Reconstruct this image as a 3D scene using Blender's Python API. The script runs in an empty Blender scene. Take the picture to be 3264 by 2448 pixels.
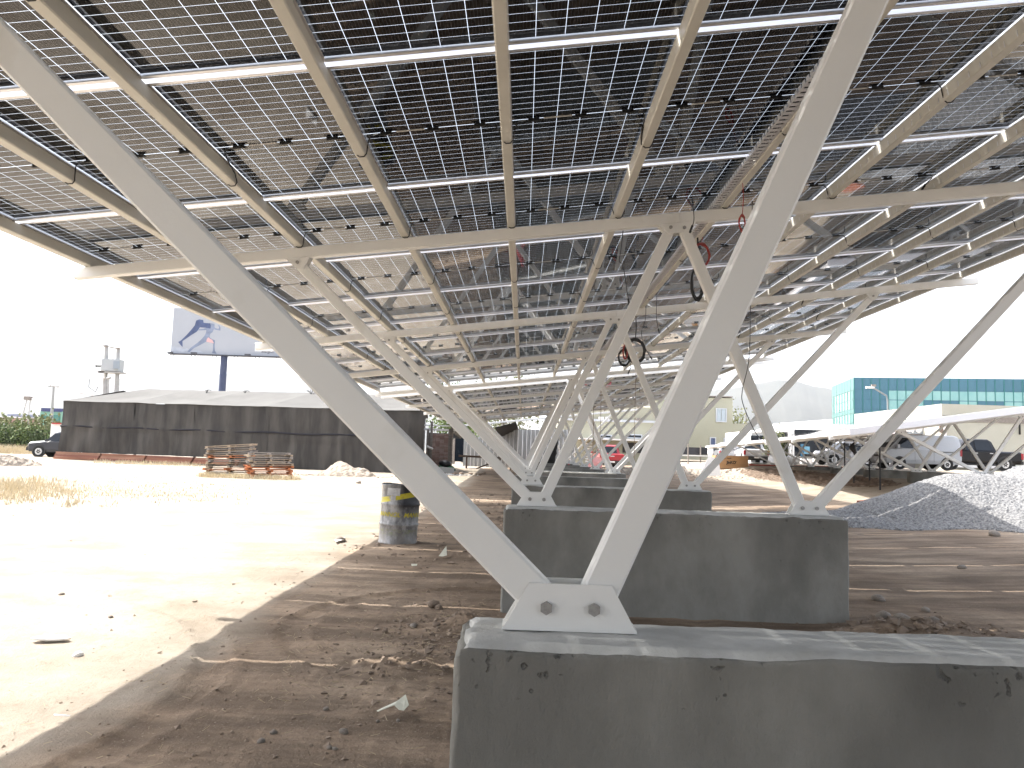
import bpy, bmesh, math, random
from mathutils import Vector, Matrix, Euler, noise
random.seed(7)
SC = bpy.context.scene
COL = SC.collection
# ------------------------------------------------------------------ camera, world, sun, exposure
F_PX = 2440.0
PITCH, YAW, ROLL = 0.0904, -0.0173, 0.0320
CAMZ = 0.489
_fw = Vector((math.sin(YAW) * math.cos(PITCH), math.cos(YAW) * math.cos(PITCH), math.sin(PITCH)))
_r0 = Vector((math.cos(YAW), -math.sin(YAW), 0)); _u0 = _r0.cross(_fw)
_r = _r0 * math.cos(ROLL) + _u0 * math.sin(ROLL); _u = -_r0 * math.sin(ROLL) + _u0 * math.cos(ROLL)
cam = bpy.data.cameras.new('camera'); cam.sensor_width = 36; cam.lens = F_PX / 3264 * 36
cam.clip_start = 0.05; cam.clip_end = 30000
co = bpy.data.objects.new('camera', cam); COL.objects.link(co)
co.matrix_world = Matrix(((_r.x, _u.x, -_fw.x, 0), (_r.y, _u.y, -_fw.y, 0), (_r.z, _u.z, -_fw.z, CAMZ), (0, 0, 0, 1)))
SC.camera = co
SUNV = Vector((-0.65, 0.29, 1.0)).normalized()
W = bpy.data.worlds.new('World'); SC.world = W; W.use_nodes = True
nt = W.node_tree; bg = nt.nodes['Background']
sky = nt.nodes.new('ShaderNodeTexSky'); sky.sky_type = 'NISHITA'; sky.sun_disc = False
sky.sun_elevation = math.asin(SUNV.z); sky.sun_rotation = math.atan2(SUNV.x, SUNV.y)
sky.air_density = 1.0; sky.dust_density = 3.5; sky.ozone_density = 1.0
hs = nt.nodes.new('ShaderNodeHueSaturation'); hs.inputs['Saturation'].default_value = .45      # hazy, milky sky
nt.links.new(sky.outputs[0], hs.inputs['Color']); nt.links.new(hs.outputs[0], bg.inputs[0]); bg.inputs[1].default_value = 0.15
sl = bpy.data.lights.new('sun', 'SUN'); sl.energy = 2.5; sl.angle = math.radians(0.5); sl.color = (1, 0.96, 0.9)
so = bpy.data.objects.new('sun', sl); COL.objects.link(so)
so.rotation_euler = (-SUNV).to_track_quat('-Z', 'Y').to_euler(); so.location = (0, 0, 30)
SC.view_settings.view_transform = 'Standard'; SC.view_settings.look = 'None'
SC.view_settings.exposure = 1.95; SC.view_settings.gamma = 1
SC.cycles.max_bounces = 8; SC.cycles.diffuse_bounces = 4; SC.cycles.glossy_bounces = 3
SC.cycles.transparent_max_bounces = 10; SC.cycles.caustics_reflective = False; SC.cycles.caustics_refractive = False
SC.cycles.use_denoising = True; SC.cycles.sample_clamp_indirect = 6

def ray(u, v):
    return _fw + _r * ((u - 1632) / F_PX) - _u * ((v - 1224) / F_PX)
def at(u, v, Y):                       # point of the photo's pixel at depth Y (metres)
    d = ray(u, v); t = Y / d.y
    return Vector((d.x * t, Y, CAMZ + d.z * t))
def ss(v, a, b):
    t = min(1, max(0, (v - a) / (b - a))); return t * t * (3 - 2 * t)
def T(x, y):                           # terrain height
    z = -.95 + .25 * ss(y, 14, 38) + .25 * ss(y, 36, 52) * ss(x, -12, -4)
    z += .20 * ss(x, 4, 10) + .45 * ss(x, 10.5, 14.2) + .14 * ss(y, 40, 60) * ss(x, 14, 20)
    return z
def gp(u, Y, dz=0):
    p = at(u, 1440, Y); return Vector((p.x, Y, T(p.x, Y) + dz))
def hit(u, v):                         # where the pixel's ray meets the terrain
    d = ray(u, v); t = 1.0; o = Vector((0, 0, CAMZ))
    for _ in range(60):
        p = o + d * t
        t2 = (T(p.x, p.y) - CAMZ) / d.z if d.z < 0 else t
        t = .5 * (t + min(t2, 400))
    return o + d * t

# ------------------------------------------------------------------ materials
MATS = {}
def mat(name, col, rough=.7, metal=0., col2=None, scale=8, bump=0., bscale=None, detail=6, lo=.35, hi=.65, spec=.5, coord='Object', coat=0., stretch=(1,1,1), col3=None, s3=2.0, t3=(.5,.7)):
    if name in MATS: return MATS[name]
    m = bpy.data.materials.new(name); m.use_nodes = True; n = m.node_tree.nodes; l = m.node_tree.links
    b = n['Principled BSDF']; b.inputs['Roughness'].default_value = rough; b.inputs['Metallic'].default_value = metal
    b.inputs['Specular IOR Level'].default_value = spec; b.inputs['Coat Weight'].default_value = coat; b.inputs['Coat Roughness'].default_value = .08
    b.inputs['Base Color'].default_value = (*col, 1)
    if col2 or bump:
        tc = n.new('ShaderNodeTexCoord'); mp = n.new('ShaderNodeMapping'); mp.inputs['Scale'].default_value = stretch
        l.new(tc.outputs[coord], mp.inputs[0])
    out = None
    if col2:
        nz = n.new('ShaderNodeTexNoise'); nz.inputs['Scale'].default_value = scale; nz.inputs['Detail'].default_value = detail; nz.inputs['Roughness'].default_value = .62
        l.new(mp.outputs[0], nz.inputs['Vector'])
        cr = n.new('ShaderNodeValToRGB'); cr.color_ramp.elements[0].position = lo; cr.color_ramp.elements[1].position = hi
        cr.color_ramp.elements[0].color = (*col, 1); cr.color_ramp.elements[1].color = (*col2, 1)
        l.new(nz.outputs[0], cr.inputs[0]); out = cr.outputs[0]
        if col3:
            n3 = n.new('ShaderNodeTexNoise'); n3.inputs['Scale'].default_value = s3; n3.inputs['Detail'].default_value = 5; l.new(mp.outputs[0], n3.inputs['Vector'])
            c3 = n.new('ShaderNodeMapRange'); c3.inputs[1].default_value = t3[0]; c3.inputs[2].default_value = t3[1]; l.new(n3.outputs[0], c3.inputs[0])
            mx = n.new('ShaderNodeMix'); mx.data_type = 'RGBA'; l.new(c3.outputs[0], mx.inputs[0]); l.new(out, mx.inputs[6]); mx.inputs[7].default_value = (*col3, 1); out = mx.outputs[2]
        l.new(out, b.inputs['Base Color'])
    if bump:
        nb = n.new('ShaderNodeTexNoise'); nb.inputs['Scale'].default_value = bscale or scale * 4; nb.inputs['Detail'].default_value = 8; nb.inputs['Roughness'].default_value = .65
        l.new(mp.outputs[0], nb.inputs['Vector'])
        bp = n.new('ShaderNodeBump'); bp.inputs['Strength'].default_value = 1; bp.inputs['Distance'].default_value = bump
        l.new(nb.outputs[0], bp.inputs['Height']); l.new(bp.outputs[0], b.inputs['Normal'])
    MATS[name] = m; return m
M_paint = mat('off_white_paint', (.79, .79, .77), .36, col2=(.81, .81, .79), scale=3, bump=.0006, bscale=60, col3=(.66, .64, .59), s3=2.6, t3=(.60, .80))
M_purlin = mat('purlin_paint', (.60, .58, .52), .42, col2=(.68, .66, .60), scale=2, bump=.0005, bscale=50)
M_alu = mat('aluminium', (.80, .80, .82), .38, .75)
M_galv = mat('galvanised_bolt', (.30, .29, .28), .5, .7, col2=(.42, .41, .39), scale=60)
M_black = mat('black_plastic', (.012, .012, .013), .45)
M_red = mat('red_cord', (.35, .04, .03), .5)
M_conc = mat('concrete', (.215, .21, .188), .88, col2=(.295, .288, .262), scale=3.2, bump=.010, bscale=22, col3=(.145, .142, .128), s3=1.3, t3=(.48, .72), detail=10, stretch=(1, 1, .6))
def _pits():                            # air holes and scabbed patches in the cast face
    n = M_conc.node_tree.nodes; l = M_conc.node_tree.links; b = n['Principled BSDF']
    tc = n.new('ShaderNodeTexCoord'); vo = n.new('ShaderNodeTexVoronoi'); vo.inputs['Scale'].default_value = 16; l.new(tc.outputs['Object'], vo.inputs['Vector'])
    lt = n.new('ShaderNodeMapRange'); lt.inputs[1].default_value = .09; lt.inputs[2].default_value = .04; l.new(vo.outputs['Distance'], lt.inputs[0])
    nz = n.new('ShaderNodeTexNoise'); nz.inputs['Scale'].default_value = 2.4; nz.inputs['Detail'].default_value = 3; l.new(tc.outputs['Object'], nz.inputs['Vector'])
    gt = n.new('ShaderNodeMapRange'); gt.inputs[1].default_value = .56; gt.inputs[2].default_value = .62; l.new(nz.outputs[0], gt.inputs[0])
    sx = n.new('ShaderNodeSeparateXYZ'); l.new(tc.outputs['Object'], sx.inputs[0])
    sc = n.new('ShaderNodeTexNoise'); sc.inputs['Scale'].default_value = 34; sc.inputs['Detail'].default_value = 4; l.new(tc.outputs['Object'], sc.inputs['Vector'])
    hz_ = n.new('ShaderNodeMapRange'); hz_.inputs[1].default_value = -.30; hz_.inputs[2].default_value = -.03; l.new(sx.outputs[2], hz_.inputs[0])
    th = n.new('ShaderNodeMath'); th.operation = 'MULTIPLY_ADD'; l.new(hz_.outputs[0], th.inputs[0]); th.inputs[1].default_value = .10; l.new(sc.outputs[0], th.inputs[2])
    sb = n.new('ShaderNodeMapRange'); sb.inputs[1].default_value = .70; sb.inputs[2].default_value = .78; l.new(th.outputs[0], sb.inputs[0])
    sg = n.new('ShaderNodeMath'); sg.operation = 'MULTIPLY'; l.new(sb.outputs[0], sg.inputs[0]); l.new(gt.outputs[0], sg.inputs[1])
    m1 = n.new('ShaderNodeMath'); m1.operation = 'MULTIPLY'; l.new(lt.outputs[0], m1.inputs[0]); l.new(gt.outputs[0], m1.inputs[1])
    mx_ = n.new('ShaderNodeMath'); mx_.operation = 'MAXIMUM'; l.new(m1.outputs[0], mx_.inputs[0]); l.new(sg.outputs[0], mx_.inputs[1])
    old = b.inputs['Base Color'].links[0].from_socket; mc = n.new('ShaderNodeMix'); mc.data_type = 'RGBA'; sc2 = n.new('ShaderNodeMath'); sc2.operation = 'MULTIPLY'; l.new(mx_.outputs[0], sc2.inputs[0]); sc2.inputs[1].default_value = .35
    l.new(sc2.outputs[0], mc.inputs[0]); l.new(old, mc.inputs[6]); mc.inputs[7].default_value = (.06, .058, .05, 1); l.new(mc.outputs[2], b.inputs['Base Color'])
    bp = n.new('ShaderNodeBump'); bp.invert = True; bp.inputs['Distance'].default_value = .012; l.new(mx_.outputs[0], bp.inputs['Height']); l.new(b.inputs['Normal'].links[0].from_socket, bp.inputs['Normal']); l.new(bp.outputs[0], b.inputs['Normal'])
_pits()
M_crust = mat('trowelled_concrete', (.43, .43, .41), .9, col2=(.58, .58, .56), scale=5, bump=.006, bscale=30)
M_wood = mat('pale_wood', (.48, .38, .27), .8, col2=(.30, .23, .17), scale=4, stretch=(1, 12, 6), bump=.002)
M_wood2 = mat('orange_wood', (.55, .20, .08), .8, col2=(.36, .12, .05), scale=5, stretch=(1, 9, 5), bump=.002)
M_wood3 = mat('grey_wood', (.30, .27, .24), .85, col2=(.20, .17, .15), scale=5, stretch=(1, 9, 5), bump=.002)
M_white = mat('white_render', (.78, .77, .75), .8)
M_cglass = mat('dark_glass', (.012, .016, .022), .06, spec=.5)
M_tyre = mat('tyre_rubber', (.02, .02, .02), .85)
M_rim = mat('alloy_rim', (.6, .6, .6), .35, .7)

def node_mat(name):
    m = bpy.data.materials.new(name); m.use_nodes = True; return m, m.node_tree.nodes, m.node_tree.links
# solar cell: black glassy silicon with fine silver busbars
m, n, l = node_mat('solar_cell'); b = n['Principled BSDF']
tc = n.new('ShaderNodeTexCoord'); sx = n.new('ShaderNodeSeparateXYZ'); l.new(tc.outputs['Object'], sx.inputs[0])
def math_node(op, a, bb=None):
    q = n.new('ShaderNodeMath'); q.operation = op
    if hasattr(a, 'links') or not isinstance(a, (int, float)): l.new(a, q.inputs[0])
    else: q.inputs[0].default_value = a
    if bb is not None:
        if isinstance(bb, (int, float)): q.inputs[1].default_value = bb
        else: l.new(bb, q.inputs[1])
    return q.outputs[0]
fr = math_node('FRACT', math_node('MULTIPLY', math_node('ADD', sx.outputs[0], 5.0), 9 / .1668))
bus = math_node('LESS_THAN', fr, .075)
nz = n.new('ShaderNodeTexNoise'); nz.inputs['Scale'].default_value = 1.5; l.new(tc.outputs['Object'], nz.inputs[0])
cr = n.new('ShaderNodeValToRGB'); cr.color_ramp.elements[0].color = (.003, .0035, .006, 1); cr.color_ramp.elements[1].color = (.007, .007, .009, 1); l.new(nz.outputs[0], cr.inputs[0])
mx = n.new('ShaderNodeMix'); mx.data_type = 'RGBA'; l.new(bus, mx.inputs[0]); l.new(cr.outputs[0], mx.inputs[6]); mx.inputs[7].default_value = (.055, .055, .062, 1)
l.new(mx.outputs[2], b.inputs['Base Color']); b.inputs['Roughness'].default_value = .5
b.inputs['Coat Weight'].default_value = 1; b.inputs['Coat Roughness'].default_value = .03; b.inputs['Coat IOR'].default_value = 1.5; b.inputs['Specular IOR Level'].default_value = .0
M_cell = m
# clear module glass above the cells
m, n, l = node_mat('module_glass'); n.remove(n['Principled BSDF'])
tr = n.new('ShaderNodeBsdfTransparent'); tr.inputs[0].default_value = (.66, .68, .69, 1); gl = n.new('ShaderNodeBsdfGlossy'); gl.inputs['Roughness'].default_value = .03
fr_ = n.new('ShaderNodeFresnel'); fr_.inputs[0].default_value = 1.5; ms = n.new('ShaderNodeMixShader')
l.new(fr_.outputs[0], ms.inputs[0]); l.new(tr.outputs[0], ms.inputs[1]); l.new(gl.outputs[0], ms.inputs[2]); l.new(ms.outputs[0], n['Material Output'].inputs[0])
M_glass = m
# soil
m, n, l = node_mat('bare_soil'); b = n['Principled BSDF']; b.inputs['Roughness'].default_value = .95; b.inputs['Specular IOR Level'].default_value = .15
tc = n.new('ShaderNodeTexCoord')
def tn(scale, det=8, rough=.6, st=None):
    q = n.new('ShaderNodeTexNoise'); q.inputs['Scale'].default_value = scale; q.inputs['Detail'].default_value = det; q.inputs['Roughness'].default_value = rough
    if st:
        mp = n.new('ShaderNodeMapping'); mp.inputs['Scale'].default_value = st; l.new(tc.outputs['Object'], mp.inputs[0]); l.new(mp.outputs[0], q.inputs['Vector'])
    else: l.new(tc.outputs['Object'], q.inputs['Vector'])
    return q.outputs[0]
def ramp(src, els):
    c = n.new('ShaderNodeValToRGB'); e = c.color_ramp.elements
    e[0].position, e[0].color = els[0][0], (*els[0][1], 1); e[1].position, e[1].color = els[-1][0], (*els[-1][1], 1)
    for p, cc in els[1:-1]:
        k = e.new(p); k.color = (*cc, 1)
    l.new(src, c.inputs[0]); return c.outputs[0]
def mixc(f, a, bb, mode='MIX'):
    q = n.new('ShaderNodeMix'); q.data_type = 'RGBA'; q.blend_type = mode
    if isinstance(f, (int, float)): q.inputs[0].default_value = f
    else: l.new(f, q.inputs[0])
    for i, s in ((6, a), (7, bb)):
        if isinstance(s, tuple): q.inputs[i].default_value = (*s, 1)
        else: l.new(s, q.inputs[i])
    return q.outputs[2]
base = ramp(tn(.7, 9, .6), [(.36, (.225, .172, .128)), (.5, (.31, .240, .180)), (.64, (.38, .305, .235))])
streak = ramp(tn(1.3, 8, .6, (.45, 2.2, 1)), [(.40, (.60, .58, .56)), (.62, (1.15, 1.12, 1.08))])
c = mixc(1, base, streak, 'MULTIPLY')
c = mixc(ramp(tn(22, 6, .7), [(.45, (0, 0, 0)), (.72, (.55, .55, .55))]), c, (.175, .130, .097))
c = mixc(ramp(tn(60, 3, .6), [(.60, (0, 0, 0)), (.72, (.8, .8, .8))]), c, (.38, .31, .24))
# sunlight put into the soil colour: paler tone beyond the roof's shadow edges
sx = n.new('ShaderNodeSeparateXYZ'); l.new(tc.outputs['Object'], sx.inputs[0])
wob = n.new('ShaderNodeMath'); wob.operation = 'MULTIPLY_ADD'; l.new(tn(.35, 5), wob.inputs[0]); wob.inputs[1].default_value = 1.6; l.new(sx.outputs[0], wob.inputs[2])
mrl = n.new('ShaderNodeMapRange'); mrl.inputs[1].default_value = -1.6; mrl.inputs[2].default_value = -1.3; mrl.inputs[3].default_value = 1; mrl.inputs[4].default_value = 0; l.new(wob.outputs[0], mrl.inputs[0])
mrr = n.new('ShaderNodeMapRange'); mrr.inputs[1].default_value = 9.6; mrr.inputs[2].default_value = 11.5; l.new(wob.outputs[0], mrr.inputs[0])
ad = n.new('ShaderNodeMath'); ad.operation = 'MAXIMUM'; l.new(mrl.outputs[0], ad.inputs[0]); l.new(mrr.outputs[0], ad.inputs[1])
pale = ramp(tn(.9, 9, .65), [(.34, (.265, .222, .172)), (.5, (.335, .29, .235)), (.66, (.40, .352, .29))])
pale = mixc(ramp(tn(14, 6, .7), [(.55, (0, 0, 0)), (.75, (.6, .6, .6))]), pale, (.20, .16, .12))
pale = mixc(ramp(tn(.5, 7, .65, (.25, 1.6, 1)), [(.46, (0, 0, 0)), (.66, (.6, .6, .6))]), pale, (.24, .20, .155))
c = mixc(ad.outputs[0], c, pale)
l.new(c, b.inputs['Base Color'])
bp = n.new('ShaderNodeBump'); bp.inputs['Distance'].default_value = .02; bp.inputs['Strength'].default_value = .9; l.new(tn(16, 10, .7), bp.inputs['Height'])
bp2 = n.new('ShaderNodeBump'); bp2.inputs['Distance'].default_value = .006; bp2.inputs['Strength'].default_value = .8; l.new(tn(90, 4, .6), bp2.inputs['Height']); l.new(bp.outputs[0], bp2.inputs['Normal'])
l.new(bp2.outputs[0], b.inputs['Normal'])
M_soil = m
M_rock = mat('rock', (.20, .17, .14), .9, col2=(.34, .30, .26), scale=12, bump=.004, bscale=40)
M_clod = mat('soil_clod', (.20, .15, .112), .95, col2=(.29, .225, .17), scale=12, bump=.006, bscale=40)
M_gravel = mat('gravel', (.105, .106, .11), .9, col2=(.26, .257, .252), scale=22, detail=3, bump=.02, bscale=26, lo=.38, hi=.6)

# ------------------------------------------------------------------ mesh helpers
class MB:
    def __init__(s): s.v = []; s.f = []; s.sm = []
    def add(s, vs, fs, smooth=False):
        o = len(s.v); s.v += [tuple(p) for p in vs]; s.f += [tuple(i + o for i in f) for f in fs]; s.sm += [smooth] * len(fs); return s
    def box(s, x0, x1, y0, y1, z0, z1, M=None):
        vs = [(x, y, z) for z in (z0, z1) for y in (y0, y1) for x in (x0, x1)]
        if M is not None: vs = [M @ Vector(p) for p in vs]
        return s.add(vs, [(0, 2, 3, 1), (4, 5, 7, 6), (0, 1, 5, 4), (2, 6, 7, 3), (0, 4, 6, 2), (1, 3, 7, 5)])
    def bar(s, p0, p1, prof, side=None, smooth=False, caps=True):   # profile [(a,b)] extruded p0->p1; a along side, b along up
        p0, p1 = Vector(p0), Vector(p1); d = (p1 - p0).normalized()
        sd = Vector(side) if side is not None else (d.cross(Vector((0, 0, 1))) if abs(d.z) < .99 else Vector((1, 0, 0)))
        sd = (sd - d * sd.dot(d)).normalized(); up = sd.cross(d) 
        k = len(prof); vs = [p + sd * a + up * b for p in (p0, p1) for a, b in prof]
        fs = [(i, (i + 1) % k, k + (i + 1) % k, k + i) for i in range(k)]
        s.add(vs, fs, smooth)
        if caps: s.add(vs, [tuple(range(k))[::-1], tuple(range(k, 2 * k))])
        return s
    def rod(s, p0, p1, r, n=8, r1=None):
        r1 = r if r1 is None else r1
        p0, p1 = Vector(p0), Vector(p1); d = (p1 - p0).normalized()
        sd = d.cross(Vector((0, 0, 1))) if abs(d.z) < .99 else Vector((1, 0, 0)); sd.normalize(); up = sd.cross(d)
        vs = [p + (sd * math.cos(6.2832 * i / n) + up * math.sin(6.2832 * i / n)) * rr for p, rr in ((p0, r), (p1, r1)) for i in range(n)]
        s.add(vs, [(i, (i + 1) % n, n + (i + 1) % n, n + i) for i in range(n)], n > 6)
        return s.add(vs, [tuple(range(n))[::-1], tuple(range(n, 2 * n))])
    def tube(s, pts, r, n=6):
        pts = [Vector(p) for p in pts]; rings = []
        ref = Vector((0, 1, .13)).normalized()
        for i, p in enumerate(pts):
            d = (pts[min(i + 1, len(pts) - 1)] - pts[max(i - 1, 0)]).normalized()
            sd = d.cross(ref); sd = sd.normalized() if sd.length > .05 else d.cross(Vector((1, 0, 0))).normalized(); up = sd.cross(d)
            rr = r[i] if isinstance(r, (list, tuple)) else r
            rings += [p + (sd * math.cos(6.2832 * j / n) + up * math.sin(6.2832 * j / n)) * rr for j in range(n)]
        fs = [(a * n + j, a * n + (j + 1) % n, (a + 1) * n + (j + 1) % n, (a + 1) * n + j) for a in range(len(pts) - 1) for j in range(n)]
        return s.add(rings, fs, True)
    def prism(s, poly, thick, M):       # polygon (x,z) extruded along local y from 0 to thick
        k = len(poly); vs = [M @ Vector((a, 0, b)) for a, b in poly] + [M @ Vector((a, thick, b)) for a, b in poly]
        return s.add(vs, [tuple(range(k)), tuple(range(k, 2 * k))[::-1]] + [(i, k + i, k + (i + 1) % k, (i + 1) % k) for i in range(k)])
    def mesh(s, name, m):
        me = bpy.data.meshes.new(name); me.from_pydata(s.v, [], s.f); me.materials.append(m)
        if any(s.sm): me.polygons.foreach_set('use_smooth', s.sm)
        me.update(); return me
    def build(s, name, m, parent=None, loc=None, rot=None):
        return link(name, s.mesh(name, m), parent, loc, rot)
def link(name, me, parent=None, loc=None, rot=None):
    o = bpy.data.objects.new(name, me); COL.objects.link(o)
    if parent: o.parent = parent
    if loc is not None: o.location = loc
    if rot is not None: o.rotation_euler = rot
    return o
def tag(o, label=None, cat=None, group=None, kind=None):
    for k, v in (('label', label), ('category', cat), ('group', group), ('kind', kind)):
        if v: o[k] = v
    return o
def empty(name, loc=(0, 0, 0), rot=(0, 0, 0), label=None, cat=None, group=None):
    o = bpy.data.objects.new(name, None); COL.objects.link(o); o.location = loc; o.rotation_euler = rot; o.empty_display_size = .2
    return tag(o, label, cat, group)
def copy_tree(o, loc=None, rot=None, label=None, parent=None):
    c = o.copy(); COL.objects.link(c)
    if parent: c.parent = parent
    for ch in list(o.children): copy_tree(ch, parent=c)
    if loc is not None: c.location = loc
    if rot is not None: c.rotation_euler = rot
    if label: c['label'] = label
    return c
def rrect(w, h, c):                     # chamfered rectangle profile
    a, b = w / 2, h / 2
    return [(-a + c, -b), (a - c, -b), (a, -b + c), (a, b - c), (a - c, b), (-a + c, b), (-a, b - c), (-a, -b + c)]
ORD = ['first', 'second', 'third', 'fourth', 'fifth', 'sixth', 'seventh', 'eighth', 'ninth', 'tenth', 'eleventh', 'twelfth', 'thirteenth', 'fourteenth', 'fifteenth', 'sixteenth', 'seventeenth', 'eighteenth']

# ------------------------------------------------------------------ terrain
def fr_(a, b, st):
    k = max(1, round((b - a) / st)); return [a + (b - a) * i / k for i in range(k)]
xs = [-6000, -2500, -900, -400, -200, -110, -70, -50] + fr_(-40, -8, .6) + fr_(-8, -4, .16) + fr_(-4, 0, .05) + fr_(0, 4, .2) + fr_(4, 16, .2) + fr_(16, 60, 1.2) + [60, 80, 120, 200, 400, 900, 2500, 6000]
ys = [-600, -150, -50, -25] + fr_(-14, 2.5, .8) + fr_(2.5, 8.5, .05) + fr_(8.5, 16, .1) + fr_(16, 30, .25) + fr_(30, 70, .6) + [70, 75, 82, 95, 130, 200, 400, 900, 2500, 6000, 12000]
def rut(x, y):                          # tyre marks in the soft soil
    z = 0
    for cx, cy, R in ((-.05, 6.5, 1.75), (-5.2, 4.2, 3.35)):
        d = math.hypot(x - cx, y - cy) - R
        if abs(d) < .2: z -= .014 * (1 - ss(abs(d), .09, .13)) ; z += .012 * math.exp(-((abs(d) - .13) / .03) ** 2)
    return z
def soilz(x, y):                         # terrain with its small unevenness
    z = T(x, y)
    if -9 < x < 17 and 1 < y < 40:
        a = 1 if x < 12 else .6
        if x < -2.6: a *= 1 - .6 * ss(-x, 2.6, 3.4)
        z += a * (.013 * noise.noise((x * 1.1, y * 1.1, 3)) + .008 * noise.noise((x * 4, y * 4, 1)))
        if x < 5 and y < 16:
            q = noise.noise((x * 2.2, y * 2.2, 9)); lump = max(0, q) * 1.6 * a
            z += .016 * lump * noise.noise((x * 15, y * 15, 5)) + a * .005 * noise.noise((x * 11, y * 11, 2)) + rut(x, y)
            for bx, by, br, bh in ((-.35, 6.35, .55, .10), (-.7, 5.3, .7, .05), (3.4, 6.6, .9, .11), (-.5, 4.3, .5, .04)):
                dd = math.hypot(x - bx, y - by)
                if dd < br: z += bh * (1 - ss(dd, 0, br)) * (1 + .8 * noise.noise((x * 9, y * 9, 4)))
    return z
V = [(x, y, soilz(x, y)) for y in ys for x in xs]; F = []
nx = len(xs)
for j in range(len(ys) - 1):
    for i in range(nx - 1): F.append((j * nx + i, j * nx + i + 1, (j + 1) * nx + i + 1, (j + 1) * nx + i))
mb = MB(); mb.v = V; mb.f = F; mb.sm = [True] * len(F)
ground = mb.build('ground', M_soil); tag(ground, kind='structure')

# ------------------------------------------------------------------ carport structure
YK0, SP = 2.168, 5.1
ZB0, SLP = 2.59, .1218
ANG = math.atan(SLP)
XC1, XC2 = .143, 2.692
NL, NC, NR, XL, XR = -2.2475, 1.429, 5.622, -4.441, 7.33
PX = [-4.31 + 1.032 * i for i in range(12)]
def zb(x, z0=ZB0, s=SLP): return z0 + s * x
HEX = [(.018 * math.cos(math.pi / 6 + i * math.pi / 3), .018 * math.sin(math.pi / 6 + i * math.pi / 3)) for i in range(6)]
def make_truss(z0, s, full=True):
    root = empty('steel_truss')
    bd, leg = .11, .10
    cz = lambda x: zb(x, z0, s) + .055
    MB().bar((XL, 0, cz(XL)), (NC + .02, 0, cz(NC + .02)), rrect(.09, bd, .008), (0, 1, 0)).build('beam', M_paint, root)
    MB().bar((NC + .024, 0, cz(NC + .024)), (XR, 0, cz(XR)), rrect(.09, bd, .008), (0, 1, 0)).build('beam', M_paint, root)
    for xb, tops in ((XC1, (NL, NC)), (XC2, (NC, NR))):
        for sg, tx in zip((-1, 1), tops):
            bx = xb + sg * .066
            tbx = tx if tx != NC else NC - sg * -.066 * (-1) if False else (tx - .066 if (tx == NC and xb == XC1) else tx + .066 if tx == NC else tx)
            p0 = Vector((bx, 0, .067)); p1 = Vector((tbx, 0, zb(tbx, z0, s) - .045)); d = (p1 - p0).normalized()
            MB().bar(p0 - d * .035, p1 + d * .04, rrect(.085, leg, .007), (0, 1, 0)).build('leg', M_paint, root)
        poly = [(xb - .187, .004), (xb + .187, .004), (xb + .115, .132), (xb - .115, .132)]
        for yy in (-.056, .046):
            MB().prism(poly, .010, Matrix.Translation((0, yy, 0))).build('gusset_plate', M_paint, root)
        MB().box(xb - .187, xb + .187, -.045, .045, .002, .012).build('base_plate', M_paint, root)
        for sg in (-1, 1):
            k = MB().prism([(xb + sg * .066 + a, .067 + b_) for a, b_ in HEX], .014, Matrix.Translation((0, -.070, 0)))
            k.build('bolt', M_galv, root)
    def node(x, wt, wb, dep, bolts, skew=0):
        z = zb(x, z0, s) + .002; c_, s_ = math.cos(math.atan(s)), math.sin(math.atan(s))
        R = lambda a, b_: (x + a * c_ - b_ * s_, z + a * s_ + b_ * c_)
        poly = [R(-wt, 0.0), R(-wb + skew, -dep), R(wb + skew, -dep), R(wt, 0.0)]
        for yy in (-.054, .046):
            MB().prism(poly, .008, Matrix.Translation((0, yy, 0))).build('gusset_plate', M_paint, root)
        for bx in bolts:
            MB().prism([(x + bx + a, z - .047 + b_) for a, b_ in HEX], .012, Matrix.Translation((0, -.066, 0))).build('bolt', M_galv, root)
    node(NC, .183, .11, .10, (-.066, .066)); node(NL, .12, .03, .12, (0,), .02); node(NR, .12, .03, .12, (0,), -.02)
    return root
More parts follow.
